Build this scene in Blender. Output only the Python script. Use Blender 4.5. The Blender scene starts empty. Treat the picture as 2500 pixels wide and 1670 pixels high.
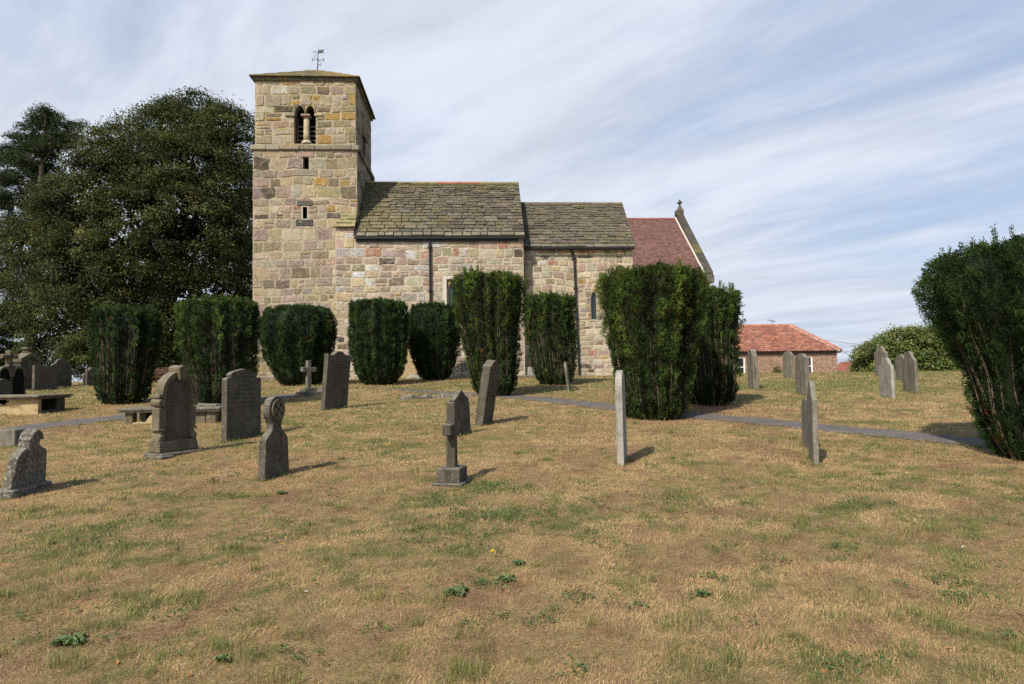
import bpy, bmesh, math, random
import numpy as np
from mathutils import Vector, Matrix

random.seed(7)
RNG = np.random.default_rng(11)
SC = bpy.context.scene
COL = SC.collection
R = math.radians

# ------------------------------------------------------------------ camera
F, CX, CY = 1667.0, 1250.0, 835.0
EYE = Vector((0, 0, 1.65))
CAM_ROT = Matrix.Rotation(-R(3.45), 3, 'Z') @ Matrix.Rotation(R(90 + 2.7), 3, 'X') @ Matrix.Rotation(-R(0.8), 3, 'Z')
CAM_INV = CAM_ROT.transposed()


def ray(px, py):
    return CAM_ROT @ Vector(((px - CX) / F, -(py - CY) / F, -1.0))


def at(px, py, Y):
    """the point of the vertical plane y = Y seen at photo pixel px, py"""
    d = ray(px, py)
    return EYE + d * (Y / d.y)


def project(p):
    q = CAM_INV @ (Vector(p) - EYE)
    return CX + F * q.x / -q.z, CY - F * q.y / -q.z


# ------------------------------------------------------------------ noise
def _hash(ix, iy, seed):
    h = (ix.astype(np.int64) * 374761393 + iy.astype(np.int64) * 668265263 + seed * 974711) & 0x7fffffff
    h = (h ^ (h >> 13)) * 1274126177 & 0x7fffffff
    h = h ^ (h >> 16)
    return (h & 0xffff) / 65535.0


def vnoise(x, y, seed=0):
    x = np.asarray(x, float); y = np.asarray(y, float)
    ix = np.floor(x); iy = np.floor(y)
    fx = x - ix; fy = y - iy
    fx = fx * fx * (3 - 2 * fx); fy = fy * fy * (3 - 2 * fy)
    a = _hash(ix, iy, seed); b = _hash(ix + 1, iy, seed)
    c = _hash(ix, iy + 1, seed); d = _hash(ix + 1, iy + 1, seed)
    return (a * (1 - fx) + b * fx) * (1 - fy) + (c * (1 - fx) + d * fx) * fy


def fbm(x, y, seed=0, octv=4):
    s = 0; a = 0.5; t = 0
    for k in range(octv):
        s = s + a * vnoise(np.asarray(x) * 2 ** k + 17.3 * k, np.asarray(y) * 2 ** k - 9.1 * k, seed + k)
        t += a; a *= 0.5
    return s / t


def sstep(a, b, x):
    t = np.clip((np.asarray(x, float) - a) / (b - a), 0, 1)
    return t * t * (3 - 2 * t)


# ------------------------------------------------------------------ terrain
_ky = np.array([-80, -20, 0, 4, 9, 15, 20, 25, 29, 33, 40, 46, 53, 62, 90, 200, 700, 5000], float)
_kz = np.array([-2, -0.6, -0.02, .10, .36, .68, .96, 1.2, 1.42, 1.52, 1.5, 1.2, .55, -.8, -6, -14, -17, -20], float)
_ty = np.arange(-80, 700, .25)
_tz = np.interp(_ty, _ky, _kz)
_k = np.exp(-0.5 * (np.arange(-14, 15) * .25 / 1.3) ** 2); _k /= _k.sum()
_tz = np.convolve(np.pad(_tz, 14, mode='edge'), _k, mode='valid')
BUMPS = []   # (x, y, rx, ry, height)


def ground(x, y):
    x = np.asarray(x, float); y = np.asarray(y, float)
    z = np.where(y < 699, np.interp(y, _ty, _tz), np.interp(y, _ky, _kz))
    # the bank falls away earlier behind the stones on the right-hand side
    z = z - sstep(12, 30, x) * sstep(34, 60, y) * .5
    near = 1 - sstep(60, 120, y)
    z = z + near * (.10 * (fbm(x / 6.0, y / 6.0, 3, 3) - .5) + .05 * (fbm(x / 1.4, y / 1.4, 8, 3) - .5))
    # shallow ridge in front of the middle of the path
    ax, ay, bx, by = -5.8, 27.0, -.1, 21.5
    L = math.hypot(bx - ax, by - ay); tx, ty_ = (bx - ax) / L, (by - ay) / L
    t = ((x - ax) * tx + (y - ay) * ty_) / L
    s = (x - ax) * ty_ - (y - ay) * tx
    z = z + .15 * np.exp(-((s - 1.6) / .7) ** 2) * sstep(-.02, .2, t) * (1 - sstep(.8, 1.0, t))
    for (cx, cy, rx, ry, h) in BUMPS:
        z = z + h * np.exp(-((x - cx) / rx) ** 2 - ((y - cy) / ry) ** 2)
    return z


def gz(x, y):
    return float(ground(np.array([x]), np.array([y]))[0])


def hit(px, py):
    """where the sight line through photo pixel px, py meets the ground"""
    d = ray(px, py); d = d / d.y
    ys = np.arange(1.5, 60, .05)
    below = (EYE.z + d.z * ys) < ground(d.x * ys, ys)
    k = int(np.argmax(below)) if below.any() else len(ys) - 1
    y = float(ys[k])
    return Vector((d.x * y, y, gz(d.x * y, y)))


def on_ground(px, Y):
    d = ray(px, 915); x = d.x / d.y * Y
    return Vector((x, Y, gz(x, Y)))


def mpp(p):
    """metres per photo pixel at point p"""
    q = CAM_INV @ (Vector(p) - EYE)
    return -q.z / F


def shade(c, a, b):
    k = random.uniform(a, b); m = random.uniform(-.035, .035)
    return (c[0] * k * (1 + m), c[1] * k, c[2] * k * (1 - m))


# ------------------------------------------------------------------ objects
def tag(o, label=None, cat=None, group=None, kind=None):
    if label: o['label'] = label
    if cat: o['category'] = cat
    if group: o['group'] = group
    if kind: o['kind'] = kind
    return o


def thing(name, label, cat, loc=(0, 0, 0), rz=0, group=None):
    o = bpy.data.objects.new(name, None)
    o.empty_display_size = .2
    COL.objects.link(o)
    o.location = loc; o.rotation_euler = (0, 0, rz)
    return tag(o, label, cat, group)


def link(name, me, parent=None, loc=None):
    o = bpy.data.objects.new(name, me)
    COL.objects.link(o)
    if parent is not None: o.parent = parent
    if loc is not None: o.location = loc
    return o


class MB:
    """collects faces with a colour per vertex and links them as ONE mesh object"""

    def __init__(s):
        s.v = []; s.f = []; s.c = []

    def add(s, verts, faces, col=(.5, .5, .5)):
        o = len(s.v)
        s.v.extend([tuple(p) for p in verts])
        s.f.extend([tuple(i + o for i in f) for f in faces])
        if len(col) == len(verts) and not isinstance(col[0], (float, int)):
            s.c.extend([tuple(c) for c in col])
        else:
            s.c.extend([tuple(col)] * len(verts))

    def box(s, x0, x1, y0, y1, z0, z1, col=(.5, .5, .5), M=None):
        p = [(x0, y0, z0), (x1, y0, z0), (x1, y1, z0), (x0, y1, z0), (x0, y0, z1), (x1, y0, z1), (x1, y1, z1), (x0, y1, z1)]
        if M is not None: p = [M @ Vector(q) for q in p]
        s.add(p, [(0, 3, 2, 1), (4, 5, 6, 7), (0, 1, 5, 4), (1, 2, 6, 5), (2, 3, 7, 6), (3, 0, 4, 7)], col)

    def hexa(s, p, col=(.5, .5, .5)):
        s.add(p, [(0, 3, 2, 1), (4, 5, 6, 7), (0, 1, 5, 4), (1, 2, 6, 5), (2, 3, 7, 6), (3, 0, 4, 7)], col)

    def tube(s, pts, rad, n=8, col=(.5, .5, .5), caps=True):
        pts = [Vector(p) for p in pts]
        if isinstance(rad, (int, float)): rad = [rad] * len(pts)
        vs = []; fs = []
        for i, p in enumerate(pts):
            a = pts[max(0, i - 1)]; b = pts[min(len(pts) - 1, i + 1)]
            t = (b - a).normalized()
            u = t.cross(Vector((0.13, .97, .21))) if abs(t.y) < .9 else t.cross(Vector((1, 0, 0)))
            u.normalize(); w = t.cross(u)
            for k in range(n):
                an = 2 * math.pi * k / n
                vs.append(p + (u * math.cos(an) + w * math.sin(an)) * rad[i])
        for i in range(len(pts) - 1):
            for k in range(n):
                k2 = (k + 1) % n
                fs.append((i * n + k, i * n + k2, (i + 1) * n + k2, (i + 1) * n + k))
        if caps:
            fs.append(tuple(range(n))[::-1]); fs.append(tuple(range((len(pts) - 1) * n, len(pts) * n)))
        s.add(vs, fs, col)

    def lathe(s, prof, n=16, col=(.5, .5, .5), c=(0, 0, 0)):
        vs = []; fs = []
        for (r, z) in prof:
            for k in range(n):
                a = 2 * math.pi * k / n
                vs.append((c[0] + r * math.cos(a), c[1] + r * math.sin(a), c[2] + z))
        for i in range(len(prof) - 1):
            for k in range(n):
                k2 = (k + 1) % n
                fs.append((i * n + k, i * n + k2, (i + 1) * n + k2, (i + 1) * n + k))
        fs.append(tuple(range(n))[::-1]); fs.append(tuple(range((len(prof) - 1) * n, len(prof) * n)))
        s.add(vs, fs, col)

    def prism(s, outline, y0, y1, col=(.5, .5, .5), M=None):
        """outline in x, z pulled from y0 to y1"""
        n = len(outline)
        vs = [Vector((x, y0, z)) for x, z in outline] + [Vector((x, y1, z)) for x, z in outline]
        if M is not None: vs = [M @ p for p in vs]
        fs = [tuple(range(n)), tuple(range(2 * n - 1, n - 1, -1))]
        fs += [(i, i + n, (i + 1) % n + n, (i + 1) % n) for i in range(n)]
        s.add(vs, fs, col)

    def build(s, name, mat, parent=None, loc=None, smooth=False, bevel=0, seg=1, angle=40):
        me = bpy.data.meshes.new(name)
        me.from_pydata(s.v, [], s.f)
        a = me.color_attributes.new('col', 'FLOAT_COLOR', 'POINT')
        c = np.array([tuple(k) + (0.0,) if len(k) == 3 else k for k in s.c], np.float32)
        a.data.foreach_set('color', c.ravel())
        bm = bmesh.new(); bm.from_mesh(me)
        bmesh.ops.recalc_face_normals(bm, faces=bm.faces)
        if bevel:
            ed = [e for e in bm.edges if len(e.link_faces) == 2 and e.calc_face_angle(0) > R(angle)]
            bmesh.ops.bevel(bm, geom=ed, offset=bevel, segments=seg, profile=.6, affect='EDGES', clamp_overlap=True)
        bmesh.ops.triangulate(bm, faces=[f for f in bm.faces if len(f.verts) > 4])
        bm.to_mesh(me); bm.free()
        if smooth: me.polygons.foreach_set('use_smooth', [True] * len(me.polygons))
        me.materials.append(mat)
        me.update()
        return link(name, me, parent, loc)


def np_mesh(name, V, nper, C, mat, parent=None, loc=None, extra=None):
    """V: (N*nper, 3) points of N separate faces of nper corners each; extra: MB appended to it"""
    V = np.asarray(V, np.float32); C = np.asarray(C, np.float32)
    nf = len(V) // nper
    ls = np.arange(nf, dtype=np.int32) * nper
    li = np.arange(len(V), dtype=np.int32)
    if extra is not None and extra.v:
        ev = np.array(extra.v, np.float32); ec = np.ones((len(ev), 4), np.float32); ec[:, :3] = np.array(extra.c)[:, :3]
        loops = np.array([i + len(V) for f in extra.f for i in f], np.int32)
        lens = np.array([len(f) for f in extra.f]); st = np.concatenate([[0], np.cumsum(lens)[:-1]]) + len(V)
        ls = np.concatenate([ls, st.astype(np.int32)]); li = np.concatenate([li, loops])
        V = np.concatenate([V, ev]); C = np.concatenate([C, ec])
    me = bpy.data.meshes.new(name)
    me.vertices.add(len(V)); me.vertices.foreach_set('co', V.ravel())
    me.loops.add(len(li)); me.loops.foreach_set('vertex_index', li)
    me.polygons.add(len(ls)); me.polygons.foreach_set('loop_start', ls)
    a = me.color_attributes.new('col', 'FLOAT_COLOR', 'POINT')
    a.data.foreach_set('color', C.ravel())
    me.materials.append(mat)
    me.update(calc_edges=True)
    return link(name, me, parent, loc)


# ------------------------------------------------------------------ materials
class NT:
    def __init__(s, name):
        s.m = bpy.data.materials.new(name); s.m.use_nodes = True
        s.t = s.m.node_tree; s.t.nodes.clear()
        s.out = s.n('ShaderNodeOutputMaterial')

    def n(s, typ, **kw):
        nd = s.t.nodes.new(typ)
        for k, v in kw.items():
            if k.startswith('i_'):
                key = k[2:]
                key = int(key) if key.isdigit() else key.replace('_', ' ')
                if hasattr(v, 'node') or isinstance(v, bpy.types.NodeSocket): s.t.links.new(v, nd.inputs[key])
                else: nd.inputs[key].default_value = v
            else: setattr(nd, k, v)
        return nd

    def l(s, a, b): s.t.links.new(a, b)

    def noise(s, vec, scale, detail=4, rough=.55, dist=0):
        return s.n('ShaderNodeTexNoise', i_Vector=vec, i_Scale=scale, i_Detail=detail, i_Roughness=rough, i_Distortion=dist).outputs['Fac']

    def rng(s, val, a, b, c, d):
        return s.n('ShaderNodeMapRange', i_Value=val, i_1=a, i_2=b, i_3=c, i_4=d).outputs[0]

    def math(s, op, a, b=0.0):
        return s.n('ShaderNodeMath', operation=op, i_0=a, i_1=b).outputs[0]

    def mix(s, fac, a, b, mode='MIX'):
        nd = s.n('ShaderNodeMix', data_type='RGBA', blend_type=mode)
        for idx, v in ((0, fac), (6, a), (7, b)):
            if isinstance(v, bpy.types.NodeSocket): s.l(v, nd.inputs[idx])
            else: nd.inputs[idx].default_value = (*v, 1) if isinstance(v, tuple) and len(v) == 3 else v
        return nd.outputs[2]

    def bright(s, col, val):
        nd = s.n('ShaderNodeVectorMath', operation='SCALE')
        if isinstance(col, bpy.types.NodeSocket): s.l(col, nd.inputs[0])
        else: nd.inputs[0].default_value = col
        if isinstance(val, bpy.types.NodeSocket): s.l(val, nd.inputs['Scale'])
        else: nd.inputs['Scale'].default_value = val
        return nd.outputs[0]

    def bump(s, h, strength, dist):
        return s.n('ShaderNodeBump', i_Height=h, i_Strength=strength, i_Distance=dist).outputs[0]

    def pbr(s, col, rough=.85, spec=.3, normal=None, metal=0.0):
        p = s.n('ShaderNodeBsdfPrincipled')
        for k, v in (('Base Color', col), ('Roughness', rough), ('Specular IOR Level', spec), ('Metallic', metal)):
            if isinstance(v, bpy.types.NodeSocket): s.l(v, p.inputs[k])
            else: p.inputs[k].default_value = (*v, 1) if isinstance(v, tuple) and len(v) == 3 else v
        if normal is not None: s.l(normal, p.inputs['Normal'])
        s.l(p.outputs[0], s.out.inputs['Surface'])
        return s.m

    def obj(s): return s.n('ShaderNodeTexCoord').outputs['Object']

    def geo(s): return s.n('ShaderNodeNewGeometry')

    def attr(s): return s.n('ShaderNodeAttribute', attribute_name='col').outputs['Color']

    def scaled(s, vec, sc, off=None):
        nd = s.n('ShaderNodeMapping', i_Vector=vec); nd.inputs['Scale'].default_value = sc
        if off is not None: s.l(off, nd.inputs['Location'])
        return nd.outputs[0]


def mat_masonry(name, smear=.5, speck=.85, lichen=0.0, joint=(.49, .41, .295), edge=None):
    t = NT(name); o = t.obj()
    at_ = t.n('ShaderNodeAttribute', attribute_name='col'); c = at_.outputs['Color']; al = at_.outputs['Alpha']
    c = t.bright(c, t.rng(t.noise(o, 7, 7, .68), .28, .72, .62, 1.28))
    c = t.bright(c, t.rng(t.noise(o, 40, 4, .7), .3, .7, .78, 1.16))
    # pointing smeared over the stone faces
    sm = t.math('MULTIPLY', t.rng(t.noise(o, 4.2, 8, .72, .6), .5, .6, 0, 1), smear)
    c = t.mix(sm, c, joint)
    # black lichen speckle, heavy on some stones (alpha) and in drifts
    drift = t.rng(t.noise(t.scaled(o, (1.3, 1.3, .55)), 1.0, 5, .6), .47, .66, 0, .75)
    if edge:                                     # sootier down one corner of the tower
        ex = t.rng(t.n('ShaderNodeSeparateXYZ', i_0=o).outputs[0], edge[0], edge[1], 1, 0)
        drift = t.math('MAXIMUM', drift, t.math('MULTIPLY', ex, t.rng(t.noise(o, 1.1, 4), .4, .56, 0, 1)))
    amt = t.math('MULTIPLY', t.math('MAXIMUM', al, drift), speck)
    c = t.mix(t.math('MULTIPLY', t.rng(t.noise(o, 26, 5, .7), .47, .58, 0, 1), amt), c, (.075, .064, .048))
    if lichen:
        li = t.math('MULTIPLY', t.rng(t.noise(o, 3.2, 6, .7), .54, .64, 0, 1), lichen)
        c = t.mix(li, c, (.31, .255, .07))
    h = t.math('ADD', t.noise(o, 18, 8, .72), t.math('MULTIPLY', t.noise(o, 70, 3), .4))
    return t.pbr(c, .92, .12, t.bump(h, .85, .045))


def mat_slate(name, moss=(.15, .135, .045), amount=.4):
    t = NT(name); o = t.obj(); c = t.attr()
    c = t.bright(c, t.rng(t.noise(o, 6, 6, .65), .3, .7, .6, 1.3))
    li = t.math('MULTIPLY', t.math('MULTIPLY', t.rng(t.noise(o, 15, 5, .65), .54, .62, 0, 1), t.rng(t.noise(o, 1.3, 3), .45, .6, .1, 1)), .75)
    c = t.mix(li, c, (.33, .32, .27))
    mo = t.math('MULTIPLY', t.rng(t.noise(o, 1.1, 5, .6), .45, .65, 0, 1), amount)
    mo = t.math('MULTIPLY', mo, t.rng(t.noise(o, 17, 3), .35, .6, .2, 1))
    c = t.mix(mo, c, moss)
    return t.pbr(c, .88, .2, t.bump(t.noise(o, 28, 6, .65), .5, .02))


def mat_attr(name, rough=.85, var=.25, scale=8, bump=.3, bd=.01, spec=.2):
    t = NT(name); o = t.obj(); c = t.attr()
    c = t.bright(c, t.rng(t.noise(o, scale, 6, .6), .3, .7, 1 - var, 1 + var))
    return t.pbr(c, rough, spec, t.bump(t.noise(o, scale * 4, 5, .6), bump, bd))


def mat_leaf(name, trans=.25, rough=.5, spec=.35):
    t = NT(name); c = t.attr()
    p = t.n('ShaderNodeBsdfPrincipled', i_Roughness=rough)
    p.inputs['Specular IOR Level'].default_value = spec
    t.l(c, p.inputs['Base Color'])
    tr = t.n('ShaderNodeBsdfTranslucent'); t.l(t.bright(c, 1.3), tr.inputs['Color'])
    mx = t.n('ShaderNodeMixShader'); mx.inputs[0].default_value = trans
    t.l(p.outputs[0], mx.inputs[1]); t.l(tr.outputs[0], mx.inputs[2]); t.l(mx.outputs[0], t.out.inputs['Surface'])
    return t.m


def mat_plain(name, col, rough=.6, spec=.4, var=.15, scale=6, metal=0.0):
    t = NT(name); o = t.obj()
    c = t.bright(col, t.rng(t.noise(o, scale, 5, .6), .3, .7, 1 - var, 1 + var))
    return t.pbr(c, rough, spec, t.bump(t.noise(o, scale * 6, 4), .15, .005), metal)


def mat_headstone(name, base, streak=.6, lichen=.3, white=0.0, text=0.0, rows=13.0, z0=.35, z1=.8):
    """weathered gritstone: vertical rain streaks, lichen on the upward faces, worn unreadable lettering"""
    t = NT(name); o = t.obj(); g = t.geo()
    rnd = t.n('ShaderNodeObjectInfo').outputs['Random']
    off = t.n('ShaderNodeCombineXYZ', i_X=t.math('MULTIPLY', rnd, 37.0), i_Y=t.math('MULTIPLY', rnd, 11.0), i_Z=t.math('MULTIPLY', rnd, 23.0)).outputs[0]
    ov = t.n('ShaderNodeVectorMath', operation='ADD', i_0=o, i_1=off).outputs[0]
    c = t.bright(base, t.rng(t.noise(ov, 5, 8, .68), .3, .7, .62, 1.35))
    st = t.noise(t.scaled(ov, (11, 11, .9)), 1.0, 4, .6)
    c = t.mix(t.math('MULTIPLY', t.rng(st, .48, .66, 0, 1), streak), c, tuple(k * .30 for k in base))
    sp = t.math('MULTIPLY', t.rng(t.noise(ov, 55, 3, .6), .56, .66, 0, 1), t.rng(t.noise(ov, 4, 3), .4, .62, .1, .7))
    c = t.mix(sp, c, (.34, .33, .28))
    if white:
        w = t.math('MULTIPLY', t.rng(t.noise(ov, 26, 8, .75), .5, .6, 0, 1), white)
        c = t.mix(w, c, (.48, .46, .42))
    nz = t.n('ShaderNodeSeparateXYZ', i_0=g.outputs['Normal']).outputs[2]
    up = t.math('MULTIPLY', t.rng(nz, .25, .8, 0, 1), t.rng(t.noise(ov, 9, 4), .35, .6, .15, 1))
    c = t.mix(t.math('MULTIPLY', up, .55), c, (.27, .25, .19))
    li = t.math('MULTIPLY', t.rng(t.noise(ov, 7, 4, .6), .58, .66, 0, 1), lichen)
    c = t.mix(li, c, (.27, .22, .05))
    h = t.math('ADD', t.noise(ov, 30, 6, .65), t.math('MULTIPLY', t.noise(ov, 8, 3), .6))
    if text:
        s = t.n('ShaderNodeSeparateXYZ', i_0=o)
        row = t.math('MULTIPLY', s.outputs[2], rows)
        fr = t.math('FRACT', row); ri = t.math('FLOOR', row)
        band = t.math('MULTIPLY', t.rng(fr, .3, .36, 0, 1), t.rng(fr, .72, .78, 1, 0))
        cv = t.n('ShaderNodeCombineXYZ', i_X=t.math('MULTIPLY', s.outputs[0], 62.0), i_Y=t.math('MULTIPLY', ri, 7.7), i_Z=t.math('MULTIPLY', fr, 3.0)).outputs[0]
        let = t.rng(t.noise(cv, 1.0, 1, .5), .5, .56, 0, 1)
        ends = t.noise(t.n('ShaderNodeCombineXYZ', i_Y=t.math('MULTIPLY', ri, 3.3)).outputs[0], 1.0, 0)
        half = t.rng(ends, .3, .7, .12, .36)
        inx = t.math('LESS_THAN', t.math('ABSOLUTE', s.outputs[0]), half)
        inz = t.math('MULTIPLY', t.math('GREATER_THAN', s.outputs[2], z0), t.math('LESS_THAN', s.outputs[2], z1))
        face = t.math('LESS_THAN', s.outputs[1], .02)
        k = t.math('MULTIPLY', t.math('MULTIPLY', band, let), t.math('MULTIPLY', t.math('MULTIPLY', inx, inz), face))
        c = t.mix(t.math('MULTIPLY', k, text), c, tuple(q * .25 for q in base))
        h = t.math('SUBTRACT', h, t.math('MULTIPLY', k, .8))
    return t.pbr(c, .88, .2, t.bump(h, .5, .012))


M = {}
M['masonry'] = mat_masonry('church_masonry', .55, .8, 0, (.52, .44, .33))
M['masonry_tower'] = mat_masonry('tower_masonry', .38, .95, .12, (.44, .365, .255), (-10.6, -8.9))
M['masonry_upper'] = mat_masonry('church_masonry_lichen', .25, .95, .7, (.40, .33, .22))
M['slate'] = mat_slate('stone_slates')
M['slate_green'] = mat_slate('mossy_slates', (.20, .19, .06), .8)
M['tile'] = mat_attr('clay_tiles', .85, .3, 5, .35, .01)
M['dressed'] = mat_attr('dressed_stone', .9, .28, 9, .5, .015)
M['coping'] = mat_attr('sooty_coping', .9, .35, 4, .5, .015)
M['iron'] = mat_plain('black_iron', (.012, .012, .014), .45, .5, .3)
M['gutter'] = mat_plain('black_gutter_paint', (.010, .010, .011), .5, .4, .3)
M['dark'] = mat_plain('dark_inside', (.012, .011, .010), .95, .05)
M['timber'] = mat_plain('weathered_louvre_oak', (.16, .145, .12), .85, .2, .35, 12)
M['plaster'] = mat_plain('limewash', (.52, .48, .40), .9, .15, .12, 9)
M['lead'] = mat_plain('lead_flashing', (.20, .20, .21), .6, .4, .25)
M['white'] = mat_plain('white_gloss_paint', (.78, .78, .76), .4, .4, .05)
t = NT('leaded_glass'); o = t.obj()
w1 = t.n('ShaderNodeTexBrick', i_Vector=t.scaled(t.n('ShaderNodeMapping', i_Vector=o, i_Rotation=(R(90), 0, 0)).outputs[0], (1, 1, 1)), i_Scale=9.0)
w1.inputs['Color1'].default_value = (.02, .035, .04, 1); w1.inputs['Color2'].default_value = (.035, .05, .06, 1)
w1.inputs['Mortar'].default_value = (.005, .005, .005, 1); w1.inputs['Mortar Size'].default_value = .03
M['leaded'] = t.pbr(w1.outputs['Color'], .25, .6, t.bump(t.noise(o, 9, 2), .3, .01))
t = NT('window_pane'); o = t.obj()
M['pane'] = t.pbr((.018, .021, .026), .06, .6, t.bump(t.noise(o, 2.5, 1), .15, .01))
t = NT('house_brick'); o = t.obj()
mp = t.n('ShaderNodeMapping', i_Vector=o, i_Rotation=(R(-90), 0, 0)).outputs[0]
bk = t.n('ShaderNodeTexBrick', i_Vector=mp, i_Scale=1.0)
bk.inputs['Brick Width'].default_value = .235; bk.inputs['Row Height'].default_value = .085; bk.inputs['Mortar Size'].default_value = .011
bk.inputs['Color1'].default_value = (.30, .15, .095, 1); bk.inputs['Color2'].default_value = (.19, .105, .075, 1); bk.inputs['Mortar'].default_value = (.38, .31, .24, 1)
bk.inputs['Bias'].default_value = -.1
cc = t.bright(bk.outputs['Color'], t.rng(t.noise(o, 3, 6, .65), .3, .7, .65, 1.3))
cc = t.mix(t.rng(t.noise(t.scaled(o, (4.2, 4.2, 11.7)), 1.0, 1), .5, .62, 0, .8), cc, (.44, .30, .20))
cc = t.mix(t.rng(t.noise(t.scaled(o, (4.2, 4.2, 11.7), None), 1.7, 1), .55, .66, 0, .7), cc, (.10, .06, .05))
M['brick'] = t.pbr(cc, .9, .15, t.bump(bk.outputs['Fac'], -.4, .01))
M['leaf'] = mat_leaf('yew_needles', .12, .6, .18)
M['beech_leaf'] = mat_leaf('beech_leaves', .25, .7, .06)
M['laurel_leaf'] = mat_leaf('rhododendron_leaves', .15, .45, .35)
M['blade'] = mat_leaf('grass_blades', .38, .6, .15)
M['bark'] = mat_attr('bark', .95, .35, 6, .8, .03)
M['twig'] = mat_attr('dead_stems', .9, .3, 9, .2, .004)
M['petal'] = mat_attr('small_litter', .7, .1, 20, .1, .002)

GREY = (.205, .185, .150)
M['head_dark'] = mat_headstone('gritstone_dark', (.088, .076, .058), .55, .12)
M['head_text'] = mat_headstone('gritstone_lettered', (.092, .080, .060), .35, .1, 0, .92, 13.0, .5, 1.2)
M['head_panel'] = mat_headstone('gritstone_panel', (.085, .070, .052), .5, .1, 0, .55, 19.0, .72, 1.12)
M['head_warm'] = mat_headstone('sandstone_warm', (.125, .102, .064), .35, .2)
M['head_grey'] = mat_headstone('gritstone_grey', (.175, .155, .122), .75, .1)
M['head_white'] = mat_headstone('lichened_stone', (.105, .092, .072), .5, .12, .55)
M['head_pale'] = mat_headstone('pale_stone', (.30, .28, .24), .5, .1, .3)
M['tomb_gold'] = mat_headstone('golden_sandstone', (.42, .31, .15), .25, .3, .35)
M['tomb_slab'] = mat_headstone('tomb_slab', (.12, .105, .08), .3, .4, .3)
# ================================================================== the church
PAL = {
    'buff': (.40, .325, .205), 'cream': (.47, .405, .285), 'pink': (.40, .29, .225), 'mauve': (.365, .285, .24),
    'grey': (.375, .33, .25), 'ochre': (.40, .255, .085), 'dark': (.105, .088, .068), 'red': (.36, .185, .125),
    'white': (.52, .49, .44), 'olive': (.29, .255, .15), 'brown': (.225, .175, .125)}
W_TOWER = dict(buff=28, cream=16, pink=14, mauve=10, grey=16, ochre=3, dark=9, red=2, white=3, olive=7, brown=10)
W_UPPER = dict(buff=28, cream=12, pink=8, mauve=6, grey=16, ochre=8, dark=5, red=2, white=4, olive=14, brown=9)
W_NAVE = dict(buff=14, cream=18, pink=22, mauve=18, grey=16, ochre=1, dark=4, red=2, white=12, olive=2, brown=6)
W_CHANCEL = dict(buff=20, cream=20, pink=16, mauve=12, grey=15, ochre=4, dark=4, red=2, white=5, olive=4, brown=5)
MORTAR = (.54, .455, .33)
HOLES = []


def warp(u, v):
    """courses wander a little, less so next to an opening"""
    w = 1.0
    for h in HOLES:
        d = max(h[0] - u, u - h[1], h[2] - v, v - h[3], 0)
        w = min(w, d / .7)
    return u + w * .07 * (float(vnoise(u * .9 + 50, v * 1.3, 91)) - .5), v + w * .17 * (float(vnoise(u * .75, v * .8 + 30, 92)) - .5)


GAIN = [1.0]


def pick(w):
    k = random.choices(list(w), list(w.values()))[0]
    c = PAL[k]; b = random.uniform(.78, 1.2) * GAIN[0]
    return tuple(max(.03, min(.6, v * b * random.uniform(.95, 1.05))) for v in c)


def stone(mb, fr, u0, u1, v0, v1, col, relief):
    """one rough-faced block with worn corners; fr(u, v, h) gives the wall point"""
    g = random.uniform(.010, .027)
    u0 += g; u1 -= g; v0 += g * .8; v1 -= g * .8
    w, h = u1 - u0, v1 - v0
    if w < .05 or h < .04: return
    c = min(w, h) * random.choice([.04, .06, .1, .17])
    j = min(w, h) * .085
    q = lambda a: a + random.uniform(-j, j)
    base = [(u0 + c, v0), ((u0 + u1) / 2, v0), (u1 - c, v0), (u1, v0 + c), (u1, (v0 + v1) / 2), (u1, v1 - c),
            (u1 - c, v1), ((u0 + u1) / 2, v1), (u0 + c, v1), (u0, v1 - c), (u0, (v0 + v1) / 2), (u0, v0 + c)]
    base = [warp(q(a), q(b)) for a, b in base]
    cu, cv = warp((u0 + u1) / 2, (v0 + v1) / 2)
    n = len(base); r = relief * random.uniform(.35, 1.3)
    vs = [fr(a, b, -.004) for a, b in base]
    k = 1 - min(.3, .032 / min(w, h) * 2)
    tx, ty = random.uniform(-.25, .25) * r, random.uniform(-.25, .25) * r
    vs += [fr(cu + (a - cu) * k, cv + (b - cv) * k, r + tx * (a - cu) / w + ty * (b - cv) / h) for a, b in base]
    vs.append(fr(cu, cv, r * random.uniform(.9, 1.6)))
    edge = tuple(.55 * a + .45 * b for a, b in zip(col, MORTAR)) + (.15,)
    sp = random.choice([0, 0, .1, .2, .35, .5, .75, 1.0])
    cs = [edge] * n + [shade(col, .9, 1.1) + (sp * random.uniform(.6, 1),) for _ in range(n)] + [tuple(col) + (sp,)]
    fs = [(i, (i + 1) % n, n + (i + 1) % n, n + i) for i in range(n)]
    fs += [(n + i, n + (i + 1) % n, 2 * n) for i in range(n)]
    mb.add(vs, fs, cs)


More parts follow.
